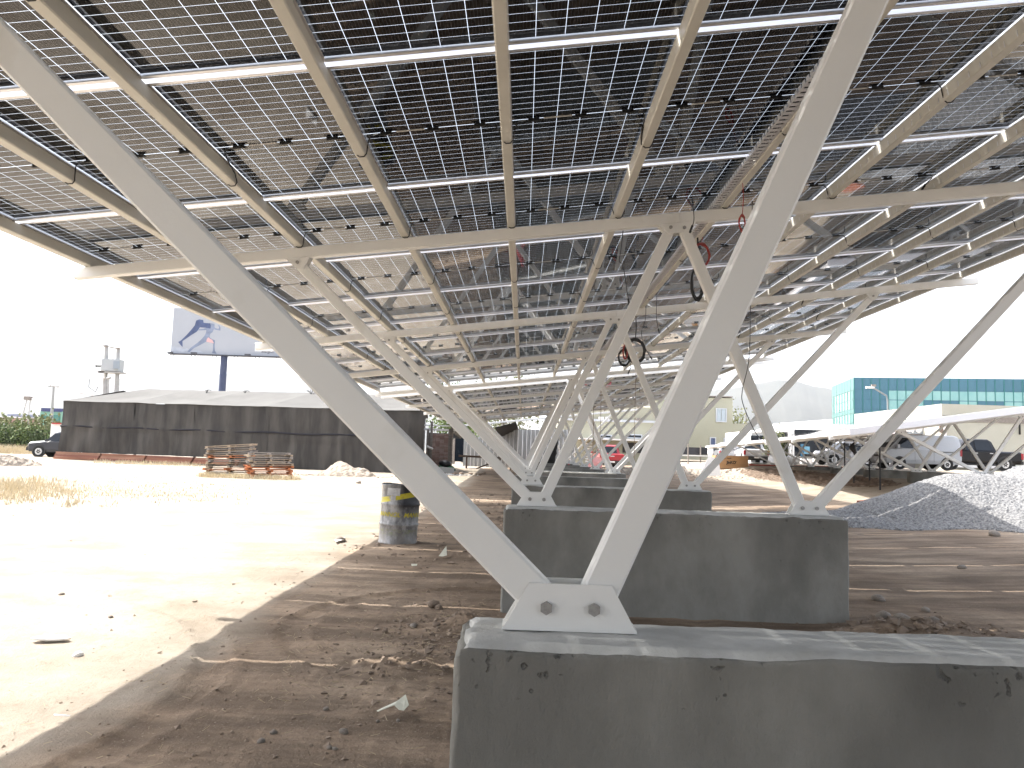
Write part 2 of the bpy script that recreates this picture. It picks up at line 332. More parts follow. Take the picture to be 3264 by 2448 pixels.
def block_mesh(seed, detail):
    x0, x1, y0, y1, z0, z1 = -.165, 3.0, -.205, .12, -1.35, .0
    mb = MB()
    nxx = 160 if detail else 12; nz = 40 if detail else 3; ny = 14 if detail else 2
    def P(a, b_, c_):
        x = x0 + (x1 - x0) * a; y = y0 + (y1 - y0) * b_; z = z0 + (z1 - z0) * c_
        e = .03
        if detail:
            n1 = noise.noise((x * 1.2 + seed, y * 2, z * 1.2)); n2 = noise.noise((x * 9 + seed, y * 9, z * 9)); n3 = noise.noise((x * 30 + seed, y * 30, z * 30))
            if c_ > .999: z += .006 * n1 + .004 * n2 + .002 * n3
            if b_ < .001: y += .004 * n1 + .0015 * n2
            if b_ > .999: y -= .004 * n1
            nearx = min(x - x0, x1 - x); neary = min(y - y0, y1 - y); nearz = z1 - z
            ch = .022 + .016 * noise.noise((x * 5 + seed, z * 5, y * 5)) + .012 * n2 + .006 * n3
            if nearz < .05:
                cut = max(0, ch - neary - max(0, nearz)) * .8
                z -= cut
                y += cut * .6 * (1 if b_ < .5 else -1) if neary < .02 else 0
            cut = max(0, ch * 1.2 - nearx - neary) * .7
            if cut > 0: x += cut * (1 if a < .5 else -1)
            if nearz < .05 and nearx < .05:
                cut = max(0, ch * 1.8 - nearx - nearz) * .7; z -= cut; x += cut * (1 if a < .5 else -1)
        return (x, y, z)
    def grid(f, na, nb):
        o = len(mb.v); vs = [f(i / na, j / nb) for j in range(nb + 1) for i in range(na + 1)]
        fs = [(j * (na + 1) + i, j * (na + 1) + i + 1, (j + 1) * (na + 1) + i + 1, (j + 1) * (na + 1) + i) for j in range(nb) for i in range(na)]
        mb.add(vs, fs, True); return fs
    q = (lambda t: t ** .5) if detail else (lambda t: t)
    grid(lambda a, b_: P(a, 0, 1 - (1 - b_) ** 1.6), nxx, nz); k1 = len(mb.f)
    grid(lambda a, b_: P(1 - a, 1, 1 - (1 - b_) ** 1.6), nxx, nz)
    grid(lambda a, b_: P(0, 1 - a, 1 - (1 - b_) ** 1.6), ny, nz); grid(lambda a, b_: P(1, a, 1 - (1 - b_) ** 1.6), ny, nz)
    k2 = len(mb.f)
    grid(lambda a, b_: P(a, b_, 1), nxx, ny)
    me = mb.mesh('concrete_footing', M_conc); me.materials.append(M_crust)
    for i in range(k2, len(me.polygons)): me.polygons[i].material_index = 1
    # weld the seams between faces
    bm = bmesh.new(); bm.from_mesh(me); bmesh.ops.remove_doubles(bm, verts=bm.verts, dist=.0005); bm.to_mesh(me); bm.free()
    return me
# y positions of the trusses: front roof k=-2..4, rear roof from 23.5
TY = [YK0 + SP * k + .056 for k in range(-2, 5)] + [23.55 + SP * k for k in range(6)]
proto = make_truss(ZB0, SLP)
WH = ['far behind the camera', 'just behind the camera', 'nearest the camera, its big V filling the picture', 'second in view, beam crossing the whole picture', 'third in view, beam end right of centre', 'fourth in view, behind the long beam', 'beside the gap between the roofs',
      'first under the rear roof', 'second under the rear roof', 'third under the rear roof', 'fourth under the rear roof', 'fifth under the rear roof', 'sixth and farthest under the rear roof']
WB = ['far behind the camera', 'just behind the camera', 'nearest the camera, cut by the bottom right of the picture', 'second in view, whole front face showing'] + ['%s in view of the row' % ORD[k_] for k_ in range(2, 11)]
bm_far = block_mesh(9, False)
for i, y in enumerate(TY):
    o = proto if i == 0 else copy_tree(proto)
    o.location = (0, y, 0)
    tag(o, 'off-white W-shaped steel truss ' + WH[i], 'truss', 'steel trusses standing on the concrete blocks')
    me = block_mesh(i * 3.7, True) if 2 <= i <= 4 else bm_far
    b = link('concrete_footing', me, None, (0, y, 0))
    tag(b, 'grey concrete block ' + WB[i], 'concrete block', 'concrete blocks under the trusses')

# purlins
def make_purlin(L, ticks):
    root = MB().bar((0, 0, .05), (0, L, .05), rrect(.073, .10, .007), (1, 0, 0)).build('purlin', M_purlin)
    if ticks:
        t = MB(); k = int(L / .125)
        for j in range(k):
            y = .06 + j * .125; t.box(-.0395, -.0366, y, y + .007, .012, .05)
        tag(t.build('slot_light', M_alu, root), kind='stuff')  # pale metal strips standing in for light through the punched slots
    return root
Y0F, Y1F, Y0R, Y1R = -12.16, 22.62, 23.42, 23.50 + 12 * 2.04 + .1
for nm, a, b_ in (('front', Y0F, Y1F), ('rear', Y0R, Y1R)):
    pr = [None, None]
    for i, x in enumerate(PX):
        k = 1 if i >= 7 and nm == 'front' else 0
        if pr[k] is None: o = pr[k] = make_purlin(b_ - a, k)
        else: o = copy_tree(pr[k])
        z = zb(x) + .112
        o.location = (x, a, z); o.rotation_euler = (0, -ANG, 0)
        tag(o, 'long cream steel purlin of the %s roof, %s from the left' % (nm, ORD[i]), 'purlin', 'purlins carrying the solar panels')

# solar panels
WX, LY = 1.028, 1.988
def panel_meshes():
    f = MB(); a, b_ = WX / 2, LY / 2
    for s in (-1, 1):
        f.box(-a, a, min(s * b_, s * (b_ - .003)), max(s * b_, s * (b_ - .003)), 0, .035)
        f.box(-a, a, min(s * (b_ - .003), s * (b_ - .03)), max(s * (b_ - .003), s * (b_ - .03)), 0, .003)
        f.box(min(s * a, s * (a - .003)), max(s * a, s * (a - .003)), -b_ + .003, b_ - .003, 0, .035)
        f.box(min(s * (a - .003), s * (a - .03)), max(s * (a - .003), s * (a - .03)), -b_ + .03, b_ - .03, 0, .003)
    c = MB(); px, py = .1668, .0818
    for i in range(6):
        for j in range(24):
            x = (i - 2.5) * px; y = (j - 11.5) * py + (.0025 if j > 11 else -.0025)
            c.add([(x - .0819, y - .0397, .029), (x + .0819, y - .0397, .029), (x + .0819, y + .0397, .029), (x - .0819, y + .0397, .029)], [(0, 3, 2, 1)])
    g = MB().add([(-a + .003, -b_ + .003, .0315), (a - .003, -b_ + .003, .0315), (a - .003, b_ - .003, .0315), (-a + .003, b_ - .003, .0315)], [(0, 3, 2, 1)])
    jb = MB().box(-.040, .040, -.014, .014, -.007, .007).box(-.055, .055, -.006, .006, -.010, -.007)
    cb = MB().tube([(.38, 0, .018), (.43, .008, .012), (.455, .02, -.01), (.468, .035, -.06), (.480, .045, -.095), (.500, .05, -.112), (.532, .05, -.112), (.552, .045, -.095), (.564, .03, -.06), (.58, .015, -.01), (.60, .005, .012), (.652, 0, .018)], .0048, 5)
    cl = MB().tube([(.38, 0, .018), (.43, .0, .008), (.46, .06, .004), (.47, .22, -.01), (.472, .34, -.055), (.478, .36, -.095), (.500, .37, -.112), (.532, .37, -.112), (.553, .36, -.09), (.563, .30, -.05), (.58, .1, -.01), (.60, .01, .012), (.652, 0, .018)], .0048, 5)
    cl.tube([(.466, .20, -.012), (.470, .30, -.05), (.476, .35, -.088)], .013, 6)
    lab = MB().box(-.0, .2, -.009, .009, .024, .028)
    return f.mesh('frame', M_alu), c.mesh('cell_grid', M_cell), g.mesh('glass', M_glass), jb.mesh('junction_box', M_black), cb.mesh('cable', M_black), cl.mesh('cable', M_black), lab.mesh('label_strip', mat('panel_label', (.55, .55, .55), .5))
mf, mc, mg, mj, mcb, mcl, mlab = panel_meshes()
rj = random.Random(3)
def add_panels(rows, name):
    for r, yc in enumerate(rows):
        for i in range(11):
            x = (PX[i] + PX[i + 1]) / 2; z = zb(x) + .112 + .101
            e = empty('solar_panel', (x, yc, z), (0, -ANG, 0))
            tag(e, '%s roof panel, %s row from the roof gap, %s column from the left' % (name, ORD[16 - r] if name == 'front' else ORD[r], ORD[i]), 'solar panel', 'solar panels of the %s roof' % name)
            link('frame', mf, e); tag(link('cell_grid', mc, e), kind='stuff'); link('glass', mg, e)
            if yc > 0:
                for bx in (-.33, 0, .33):
                    link('junction_box', mj, e, (bx, 0, .019))
                link('label_strip', mlab, e, (-.26, 0, 0))
                if i < 10: link('cable', mcl if rj.random() < .35 else mcb, e)
add_panels([8.24 + 2.04 * (n_ + .5) for n_ in range(-10, 7)], 'front')
add_panels([23.50 + 2.04 * (n_ + .5) for n_ in range(12)], 'rear')

# cable tray beside the seventh purlin, with a cable bundle
for nm, a, b_ in (('front', Y0F, Y1F), ('rear', Y0R, Y1R)):
    x = PX[6] - .085; z = zb(x) + .125
    tr_ = empty('cable_tray', (x, a, z), (0, -ANG, 0), 'perforated metal cable tray with black cables along the middle purlin of the %s roof' % nm, 'cable tray')
    t = MB()
    L = b_ - a; st = .07; k = int(L / st)
    for j in range(k):
        t.box(-.045, .045, j * st, j * st + .045, 0, .003); t.box(-.048, -.045, j * st, j * st + .045, 0, .03)
    t.box(-.045, -.03, 0, L, .003, .005); t.box(.03, .045, 0, L, .003, .005)
    tag(t.build('tray', M_alu, tr_), kind='stuff')
    c = MB()
    for q in range(4):
        pts = [((q - 1.5) * .016 + .008 * math.sin(j * 1.7 + q), j * .35, .02 + .006 * math.sin(j * 2.3 + q * 2)) for j in range(int(L / .35))]
        c.tube(pts, .007, 5)
    c.build('cable_bundle', M_black, tr_)

# hanging cords and coils
def cord(pts, r, m, label, cat='cable', end=None, name='hanging_cable'):
    pts = [Vector(p) for p in pts]; q = []
    for i in range(len(pts) - 1):
        p0 = pts[max(0, i - 1)]; p1 = pts[i]; p2 = pts[i + 1]; p3 = pts[min(len(pts) - 1, i + 2)]
        for s in range(6):
            t = s / 6; q.append(.5 * ((2 * p1) + (p2 - p0) * t + (2 * p0 - 5 * p1 + 4 * p2 - p3) * t * t + (3 * p1 - p0 - 3 * p2 + p3) * t ** 3))
    q.append(pts[-1])
    c = MB().tube(q, r, 6)
    if end: d = (q[-1] - q[-2]).normalized(); c.rod(q[-1] - d * .01, q[-1] + d * .06, .011, 8)
    return tag(c.build(name, m), label, cat, 'cables hanging from the roof')
cord([at(2398, 640, 6.6), at(2393, 922, 6.5), at(2388, 1136, 6.5), at(2367, 1240, 6.45), at(2369, 1290, 6.45), at(2409, 1380, 6.4), at(2436, 1402, 6.4)], .0035, M_black, 'long thin black cable hanging in a curve beside the big right leg')
cord([at(1988, 716, 7.4), at(1980, 790, 7.4), at(1974, 832, 7.4), at(1984, 842, 7.4), at(1992, 880, 7.4), at(1999, 930, 7.4), at(2003, 955, 7.4)], .004, M_black, 'short black cable with a plug hanging from the second beam', end=1)
cord([at(2058, 900, 12.3), at(2058, 1010, 12.3), at(2045, 1060, 12.2), at(2055, 1105, 12.2), at(2072, 1135, 12.2)], .005, M_black, 'black cable with a plug hanging above the large black coil', end=1)
cord([at(2095, 915, 12.0), at(2092, 1000, 12.0), at(2096, 1035, 12.0), at(2099, 1050, 12.0)], .005, M_black, 'short black cable dangling right of the black coils', end=1)
cord([at(2007, 1150, 12.6), at(2010, 1170, 12.6), at(2006, 1182, 12.6)], .005, M_black, 'black plug dangling just below the red coil', end=1)
cord([at(2027, 1190, 22.3), at(2024, 1300, 22.3), at(2022, 1440, 22.3), at(2025, 1500, 22.3)], .008, M_clod, 'thin dark cord hanging straight down left of the big right leg')
cord([at(1892, 1260, 22.3), at(1891, 1380, 22.3), at(1887, 1500, 22.3)], .008, M_clod, 'thin dark cord hanging in front of the red pickup, left one')
cord([at(1916, 1250, 22.3), at(1914, 1380, 22.3), at(1912, 1460, 22.3)], .007, M_clod, 'thin dark cord hanging in front of the red pickup, right one')
cord([at(2190, 632, 7.0), at(2208, 660, 6.9), at(2212, 700, 6.8), at(2206, 722, 6.8)], .004, M_black, 'black plug lead hanging beside the centre gusset', end=1)
def coil(c, R, wraps, r, m, label, squash=1.0, tilt=0.3, hang=None):
    pts = []; rr = random.Random(int(c.y * 100 + c.x * 37))
    for k in range(wraps * 14):
        a = 6.2832 * k / 14; w = R * (1 + .10 * math.sin(k * .37 + 1) + .05 * rr.random())
        pts.append(c + Vector((w * squash * math.cos(a) * math.cos(tilt), w * math.cos(a) * math.sin(tilt) * .8 + rr.uniform(-.02, .02), w * math.sin(a))))
    mb = MB().tube(pts, r, 5)
    if hang: mb.tube([c + Vector((0, 0, R)), c + Vector((.01, 0, R + hang * .5)), c + Vector((0, 0, R + hang))], r * .8, 5)
    return tag(mb.build('cable_coil', m), label, 'cable coil', 'coiled cables hanging from the cable tray')
coil(at(2025, 1118, 12.8), .19, 5, .011, M_black, 'large black cable coil hanging right of the red coil', 1, .5, .42)
coil(at(1990, 1140, 12.7), .13, 4, .010, M_black, 'small black cable coil hanging left below the red coil', .75, .3, .55)
coil(at(1993, 1122, 12.5), .11, 6, .009, M_red, 'narrow red cable coil between the two black coils', .35, .2, .6)
coil(at(2222, 905, 8.3), .17, 4, .013, M_black, 'black cable coil hanging at the edge of the leg near the second beam', .42, .3, .35)
coil(at(2366, 712, 6.6), .07, 7, .004, M_red, 'small tangle of red cord beside the big right leg', .6, .6, .32)
coil(at(2236, 812, 8.3), .12, 7, .004, M_red, 'loose tangle of red cord behind the leg below the second beam', .9, .5, .2)
#==BG==
PILE = Vector((10.6, 17.6, 0))
def pile_h(x, y):                       # gravel heap
    h = 0
    for cx, cy, R, H, ax in ((10.6, 18.3, 3.2, 1.24, 1.0), (12.3, 18.9, 3.4, 1.18, 1.0), (8.2, 18.2, 2.2, .22, 1.7), (15.0, 19.2, 3.5, .9, 1)):
        d = math.hypot((x - cx) / ax, y - cy) / R
        if d < 1: h = max(h, H * (1 - d) ** 1.0 * (1 + .0 * d))
    h = h - .10 * math.exp(-((h - 1.18) / .1) ** 2) if h > .95 else h
    return h
# ------------------------------------------------------------------ gravel heap
mb = MB(); st = .045
x0, x1, y0, y1 = 4.6, 18.5, 13.6, 23.0
nxx, nyy = int((x1 - x0) / st), int((y1 - y0) / st)
for j in range(nyy + 1):
    for i in range(nxx + 1):
        x, y = x0 + i * st, y0 + j * st; w = .5 * noise.noise((x * .7, y * .7, 2)); h = pile_h(x + w * .6, y + w)
        if h > 0: z = T(x, y) + h * (1 + .08 * noise.noise((x, y, 6))) + .030 * noise.noise((x * 22, y * 22, 1)) + .022 * noise.noise((x * 9, y * 9, 7)) + .01
        else: z = T(x, y) - .12
        mb.v.append((x, y, z))
mb.f = [(j * (nxx + 1) + i, j * (nxx + 1) + i + 1, (j + 1) * (nxx + 1) + i + 1, (j + 1) * (nxx + 1) + i) for j in range(nyy) for i in range(nxx)
        if max(mb.v[j * (nxx + 1) + i][2] - T(*mb.v[j * (nxx + 1) + i][:2]), mb.v[(j + 1) * (nxx + 1) + i + 1][2] - T(*mb.v[(j + 1) * (nxx + 1) + i + 1][:2])) > -.1]
mb.sm = [False] * len(mb.f)
o = mb.build('gravel_heap', M_gravel); tag(o, 'big heap of grey gravel, half in the roof shadow, at the right edge', 'gravel heap', kind='stuff')
# ------------------------------------------------------------------ stones
def rock_mesh(seed, m=M_rock, sub=2, flat=.6):
    bm = bmesh.new(); bmesh.ops.create_icosphere(bm, subdivisions=sub, radius=1)
    for v in bm.verts:
        c_ = v.co.copy(); k = 1 + .28 * noise.noise(c_ * 1.1 + Vector((seed, 0, 0))) + .12 * noise.noise(c_ * 3 + Vector((seed, 4, 0))); v.co = c_ * k; v.co.z *= flat; v.co.y *= .8
    me = bpy.data.meshes.new('rock'); bm.to_mesh(me); bm.free(); me.materials.append(m)
    for p in me.polygons: p.use_smooth = True
    return me
rm = [rock_mesh(i * 3.3) for i in range(3)]; rc = [rock_mesh(20 + i * 3.3, M_clod) for i in range(3)]
GS = 'loose stones on the soil'
def rock(u, v, r, label, k=0, clod=False, cat='stone', nm='rock'):
    p = hit(u, v); o = link(nm, (rc if clod else rm)[k % 3], None, (p.x, p.y, soilz(p.x, p.y) + r * .3), (0, 0, u * .7)); o.scale = (r, r, r)
    if 'white flat' in label:
        o.data = rm[0].copy(); o.data.materials[0] = M_white
    return tag(o, label, cat, GS)
rock(1380, 1934, .075, 'dark dirt clod left of the foreground block, biggest there', 0, True, 'dirt clod', 'dirt_clod')
rock(1398, 1940, .045, 'smaller dark clod right beside the biggest clod', 1, True, 'dirt clod', 'dirt_clod')
rock(1318, 2001, .035, 'smooth grey pebble left of the foreground block', 1)
rock(1390, 2014, .04, 'reddish brown rock left of the foreground block', 2, True)
rock(1227, 2018, .03, 'angular clod among straw, left of the grey pebble', 1, True)
rock(832, 2364, .022, 'pale pebble on the dark soil at the bottom, next to dark gravel', 0)
rock(872, 2336, .02, 'dark pebble just above the pale pebble at the bottom', 1)
rock(1038, 2263, .018, 'single round pebble above the plastic shard', 2)
rock(1095, 2338, .026, 'larger dark stone near the bottom, left of the shard', 0)
rock(1050, 2387, .016, 'left one of a pair of small pebbles at the bottom', 1)
rock(1068, 2390, .015, 'right one of a pair of small pebbles at the bottom', 2)
rock(1204, 2312, .012, 'small round pebble just left under the plastic shard', 0)
rock(1268, 2316, .014, 'small round pebble just right under the plastic shard', 1)
rock(162, 2047, .09, 'white flat stone on the sunlit ground at left', 0).scale = (.13, .07, .03)
rock(248, 2090, .035, 'brown stone just right of the white flat stone', 1)
rock(195, 1896, .03, 'small reddish stone on the sunlit ground, farthest left', 2)
rock(353, 1968, .025, 'small tan stone in the middle of the sunlit ground', 0)
rock(1083, 1727, .09, 'pale stone on sunlit ground near the shadow edge', 1)
rock(1143, 1541, .12, 'brown stone on sunlit ground left of the big leg', 2)
rock(1505, 1733, .07, 'brown clod on the soil just behind the big left leg', 2, True, 'dirt clod', 'dirt_clod')
for i, (u, v, s_) in enumerate(((1415, 1512, .12), (1450, 1514, .14), (1470, 1515, .16), (1500, 1513, .12), (1526, 1515, .15), (1540, 1512, .13))):
    rock(u, v, s_, 'dark clod at the far edge of the roof shadow, %s from the left' % ORD[i], i, True, 'dirt clod', 'dirt_clod')
for i, (u, v, s_) in enumerate(((770 * .5 + 2264, 1700, .08), (3170, 1709, .13), (3065, 1813, .06), (2800, 1915, .07), (2815, 1972, .08), (2868, 1975, .07), (2890, 1985, .06), (2975, 1978, .05), (2950, 1948, .05))):
    rock(u, v, s_, 'stone on the shaded ground right of the second block, %s' % ['behind it', 'farthest right by the gravel', 'alone on bare soil', 'above the rubble', 'flat slab in the rubble', 'middle of the rubble', 'right part of the rubble', 'low and apart', 'white one in a light streak'][i], i)
# loose rubble and crumbs: uncountable
def scatter(n_, fn, m, name, label, cat, rs, seed):
    rr = random.Random(seed); mb = MB()
    base = [Vector(p).normalized() for p in ((1, 0, 0), (-1, 0, 0), (0, 1, 0), (0, -1, 0), (0, 0, 1), (0, 0, -1))]
    fcs = [(0, 2, 4), (2, 1, 4), (1, 3, 4), (3, 0, 4), (2, 0, 5), (1, 2, 5), (3, 1, 5), (0, 3, 5)]
    for _ in range(n_):
        x, y = fn(rr)
        if seed == 1 and x < -2.45 - y * .02: continue
        r = rs[0] * (rs[1] / rs[0]) ** (rr.random() ** 2.2); R = Euler((rr.uniform(-.5, .5), rr.uniform(-.5, .5), rr.uniform(0, 6.3))).to_matrix()
        z = soilz(x, y)
        mb.add([R @ Vector((p.x * r * rr.uniform(.7, 1.4), p.y * r * rr.uniform(.6, 1.1), p.z * r * rr.uniform(.35, .8))) + Vector((x, y, z)) for p in base], fcs)
    return tag(mb.build(name, m), label, cat, kind='stuff')
scatter(2200, lambda r: ((-4 + 3.9 * r.random()), 2.6 + 9 * r.random() ** 1.5), M_clod, 'soil_crumbs', 'small dark crumbs of soil scattered over the shaded ground', 'soil crumbs', (.005, .022), 1)
scatter(900, lambda r: (r.gauss(-.55, .35), r.gauss(5.9, .8)), M_clod, 'dirt_spoil', 'dark lumpy dirt heaped beside the foreground block', 'dirt', (.007, .04), 2)
scatter(500, lambda r: (r.gauss(3.55, .45), r.gauss(6.7, .35)), M_clod, 'dirt_rubble', 'dark rubble heaped at the right end of the second block', 'rubble', (.015, .075), 3)
scatter(600, lambda r: (r.uniform(-2.5, .2), r.uniform(10, 26)), M_clod, 'soil_lumps', 'brown soil lumps farther back under the roof', 'soil lumps', (.02, .08), 4)
scatter(750, lambda r: (-2.6 - 16 * r.random() ** 1.3, 3.2 + 32 * r.random()), mat('pale_grit', (.27, .22, .17), .9, col2=(.40, .34, .27), scale=9), 'pale_grit', 'scattered pale grit on the sunlit yard', 'grit', (.005, .03), 5)
scatter(900, lambda r: ((lambda a: (-8.2 + 1.4 * a, 33.5 + r.gauss(0, .5)))(r.gauss(0, .8))), mat('sand', (.36, .30, .24), .9), 'sand_grit', 'loose lumps round the sand heap in front of the net shed', 'grit', (.02, .10), 8)
scatter(1400, lambda r: (r.uniform(6, 14), r.gauss(43, 3.2)), mat('sand', (.36, .30, .24), .9), 'yard_rubble', 'stony rubble strip behind the cardboard box', 'rubble', (.02, .12), 9)
def heap(cx, cy, rx, ry, h, m, label, cat, seed, st=.08, rough=.08):
    mb = MB(); a = int(rx / st) + 1; b_ = int(ry / st) + 1
    for j in range(-b_, b_ + 1):
        for i in range(-a, a + 1):
            x, y = i * st, j * st; d = math.hypot(x / rx, y / ry); k = max(0, 1 - d ** 1.6)
            z = h * k * (1 + .5 * noise.noise((x * 1.3 + seed, y * 1.3, 0))) + (rough * noise.noise((x * 5 + seed, y * 5, 1)) + rough * .6 * noise.noise((x * 13 + seed, y * 13, 1)) if k > .02 else -.1)
            mb.v.append((cx + x, cy + y, T(cx + x, cy + y) + z))
    w = 2 * a + 1; mb.f = [(j * w + i, j * w + i + 1, (j + 1) * w + i + 1, (j + 1) * w + i) for j in range(2 * b_) for i in range(2 * a)]; mb.sm = [False] * len(mb.f)
    return tag(mb.build('heap', m), label, cat, kind='stuff')
heap(-7.8, 34, 1.3, 1.0, .55, mat('sand_pile', (.42, .36, .29), .95, col2=(.30, .25, .2), scale=14, bump=.03), 'low sandy heap in front of the dark net shed', 'sand heap', 1)
heap(-23.2, 33.5, 2.0, 1.2, .35, mat('rubble_pile', (.30, .25, .20), .95, col2=(.45, .39, .32), scale=9, bump=.05), 'low rubble heap on the sunlit yard at far left', 'rubble heap', 5, rough=.16)
heap(7.5, 45.5, 5.5, 1.6, .32, mat('rubble_pile', (.30, .25, .20), .95), 'low band of earth rubble between cardboard box and pickups', 'earth bank', 9, .12, .15)
heap(13.2, 36.5, 1.6, 9.0, .12, mat('dark_earth', (.13, .09, .065), .95, col2=(.2, .15, .11), scale=6, bump=.03), 'dark earth bank along the footings of the second carport', 'earth bank', 12, .14, .10)
# litter
def flat_bit(pts, m, label, cat, nm, z=.01, th=.004, lift=()):
    P = [hit(u, v) for u, v in pts]; mb = MB(); k = len(P)
    top = [Vector((p.x, p.y, soilz(p.x, p.y) + .03 + z + (lift[i] if lift else 0))) for i, p in enumerate(P)]; bot = [p - Vector((0, 0, th)) for p in top]
    mb.add(top + bot, [tuple(range(k)), tuple(range(k, 2 * k))[::-1]] + [(i, (i + 1) % k, k + (i + 1) % k, k + i) for i in range(k)])
    return tag(mb.build(nm, m), label, cat)
M_litter = mat('pale_plastic', (.62, .62, .52), .5)
flat_bit([(1200, 2292), (1262, 2290), (1290, 2281), (1301, 2297), (1285, 2309), (1270, 2306), (1255, 2298), (1205, 2299)], M_litter, 'pale curved plastic shard lying on the dark soil at the bottom', 'plastic shard', 'plastic_shard', lift=(0, .02, .04, .01, 0, 0, .01, 0))
flat_bit([(1398, 1783), (1422, 1765), (1424, 1782), (1412, 1785)], M_litter, 'white torn paper cone between drum and foreground leg', 'paper scrap', 'paper_scrap', lift=(0, .07, .0, 0))
flat_bit([(1065, 1729), (1098, 1720), (1101, 1726), (1070, 1736)], M_white, 'white scrap on the sunlit ground above the shadow edge', 'paper scrap', 'paper_scrap')
flat_bit([(1310, 1808), (1330, 1806), (1328, 1812), (1312, 1813)], M_litter, 'small pale chip between drum and foreground leg', 'paper scrap', 'paper_scrap')
flat_bit([(170, 2295), (222, 2302), (220, 2305), (172, 2299)], M_white, 'thin white stick on the sunlit ground near the bottom left', 'stick', 'plastic_stick')
mb = MB(); rr = random.Random(5)
for _ in range(420):
    x, y = (rr.gauss(-.9, .5), rr.gauss(5.4, .8)) if rr.random() < .6 else (rr.uniform(-3, -.2), rr.uniform(3, 9)); a = rr.uniform(0, 3.14); L = rr.uniform(.02, .07); z = soilz(x, y) + rr.uniform(.015, .03)
    mb.rod((x, y, z), (x + L * math.cos(a), y + L * math.sin(a), z + rr.uniform(0, .012)), .0016, 3)
tag(mb.build('straw', mat('straw', (.42, .34, .22), .8)), 'dry straw bits scattered on the soil left of the foreground block', 'straw', kind='stuff')
# dry grass
mb = MB(); rr = random.Random(11)
M_dry = mat('dry_grass', (.52, .43, .28), .8, col2=(.62, .54, .38), scale=1.5)
def tuft(x, y, h, k, spread):
    for _ in range(k):
        a = rr.uniform(0, 6.283); b_ = rr.uniform(0, spread); px, py = x + b_ * math.cos(a), y + b_ * math.sin(a); hh = h * rr.uniform(.4, 1.1); w = .012
        lx, ly = rr.gauss(0, .3) * hh, rr.gauss(0, .3) * hh; z = T(px, py) - .01; t = rr.uniform(0, 3.14); cx, cy = w * math.cos(t), w * math.sin(t)
        mb.add([(px - cx, py - cy, z), (px + cx, py + cy, z), (px + lx * .5 + cx * .6, py + ly * .5 + cy * .6, z + hh * .6), (px + lx, py + ly, z + hh), (px + lx * .5 - cx * .6, py + ly * .5 - cy * .6, z + hh * .6)], [(0, 1, 2, 3, 4)])
for _ in range(1000):
    u = rr.uniform(-120, 800); v = rr.gauss(1568, 20)
    if rr.random() < u / 900: continue
    if v < 1500: continue
    p = hit(u, v); tuft(p.x, p.y, .16 if u < 250 else .08, 6, .35)
for _ in range(90):
    p = hit(rr.uniform(-40, 150), rr.gauss(1555, 12)); tuft(p.x, p.y, .3, 5, .3)
for _ in range(300):
    u = rr.uniform(640, 950); p = gp(u, 29.3 + rr.uniform(-.5, .3)); tuft(p.x, p.y, .22, 6, .2)
for _ in range(500):
    p = gp(rr.uniform(-60, 300), rr.uniform(55, 62)); tuft(p.x, p.y, .7, 7, .7)
for _ in range(120):
    p = gp(rr.uniform(300, 640), rr.uniform(39, 41)); tuft(p.x, p.y, .25, 6, .5)
tag(mb.build('dry_grass', M_dry), 'dry yellow grass tufts over the left part of the yard', 'dry grass', kind='stuff')

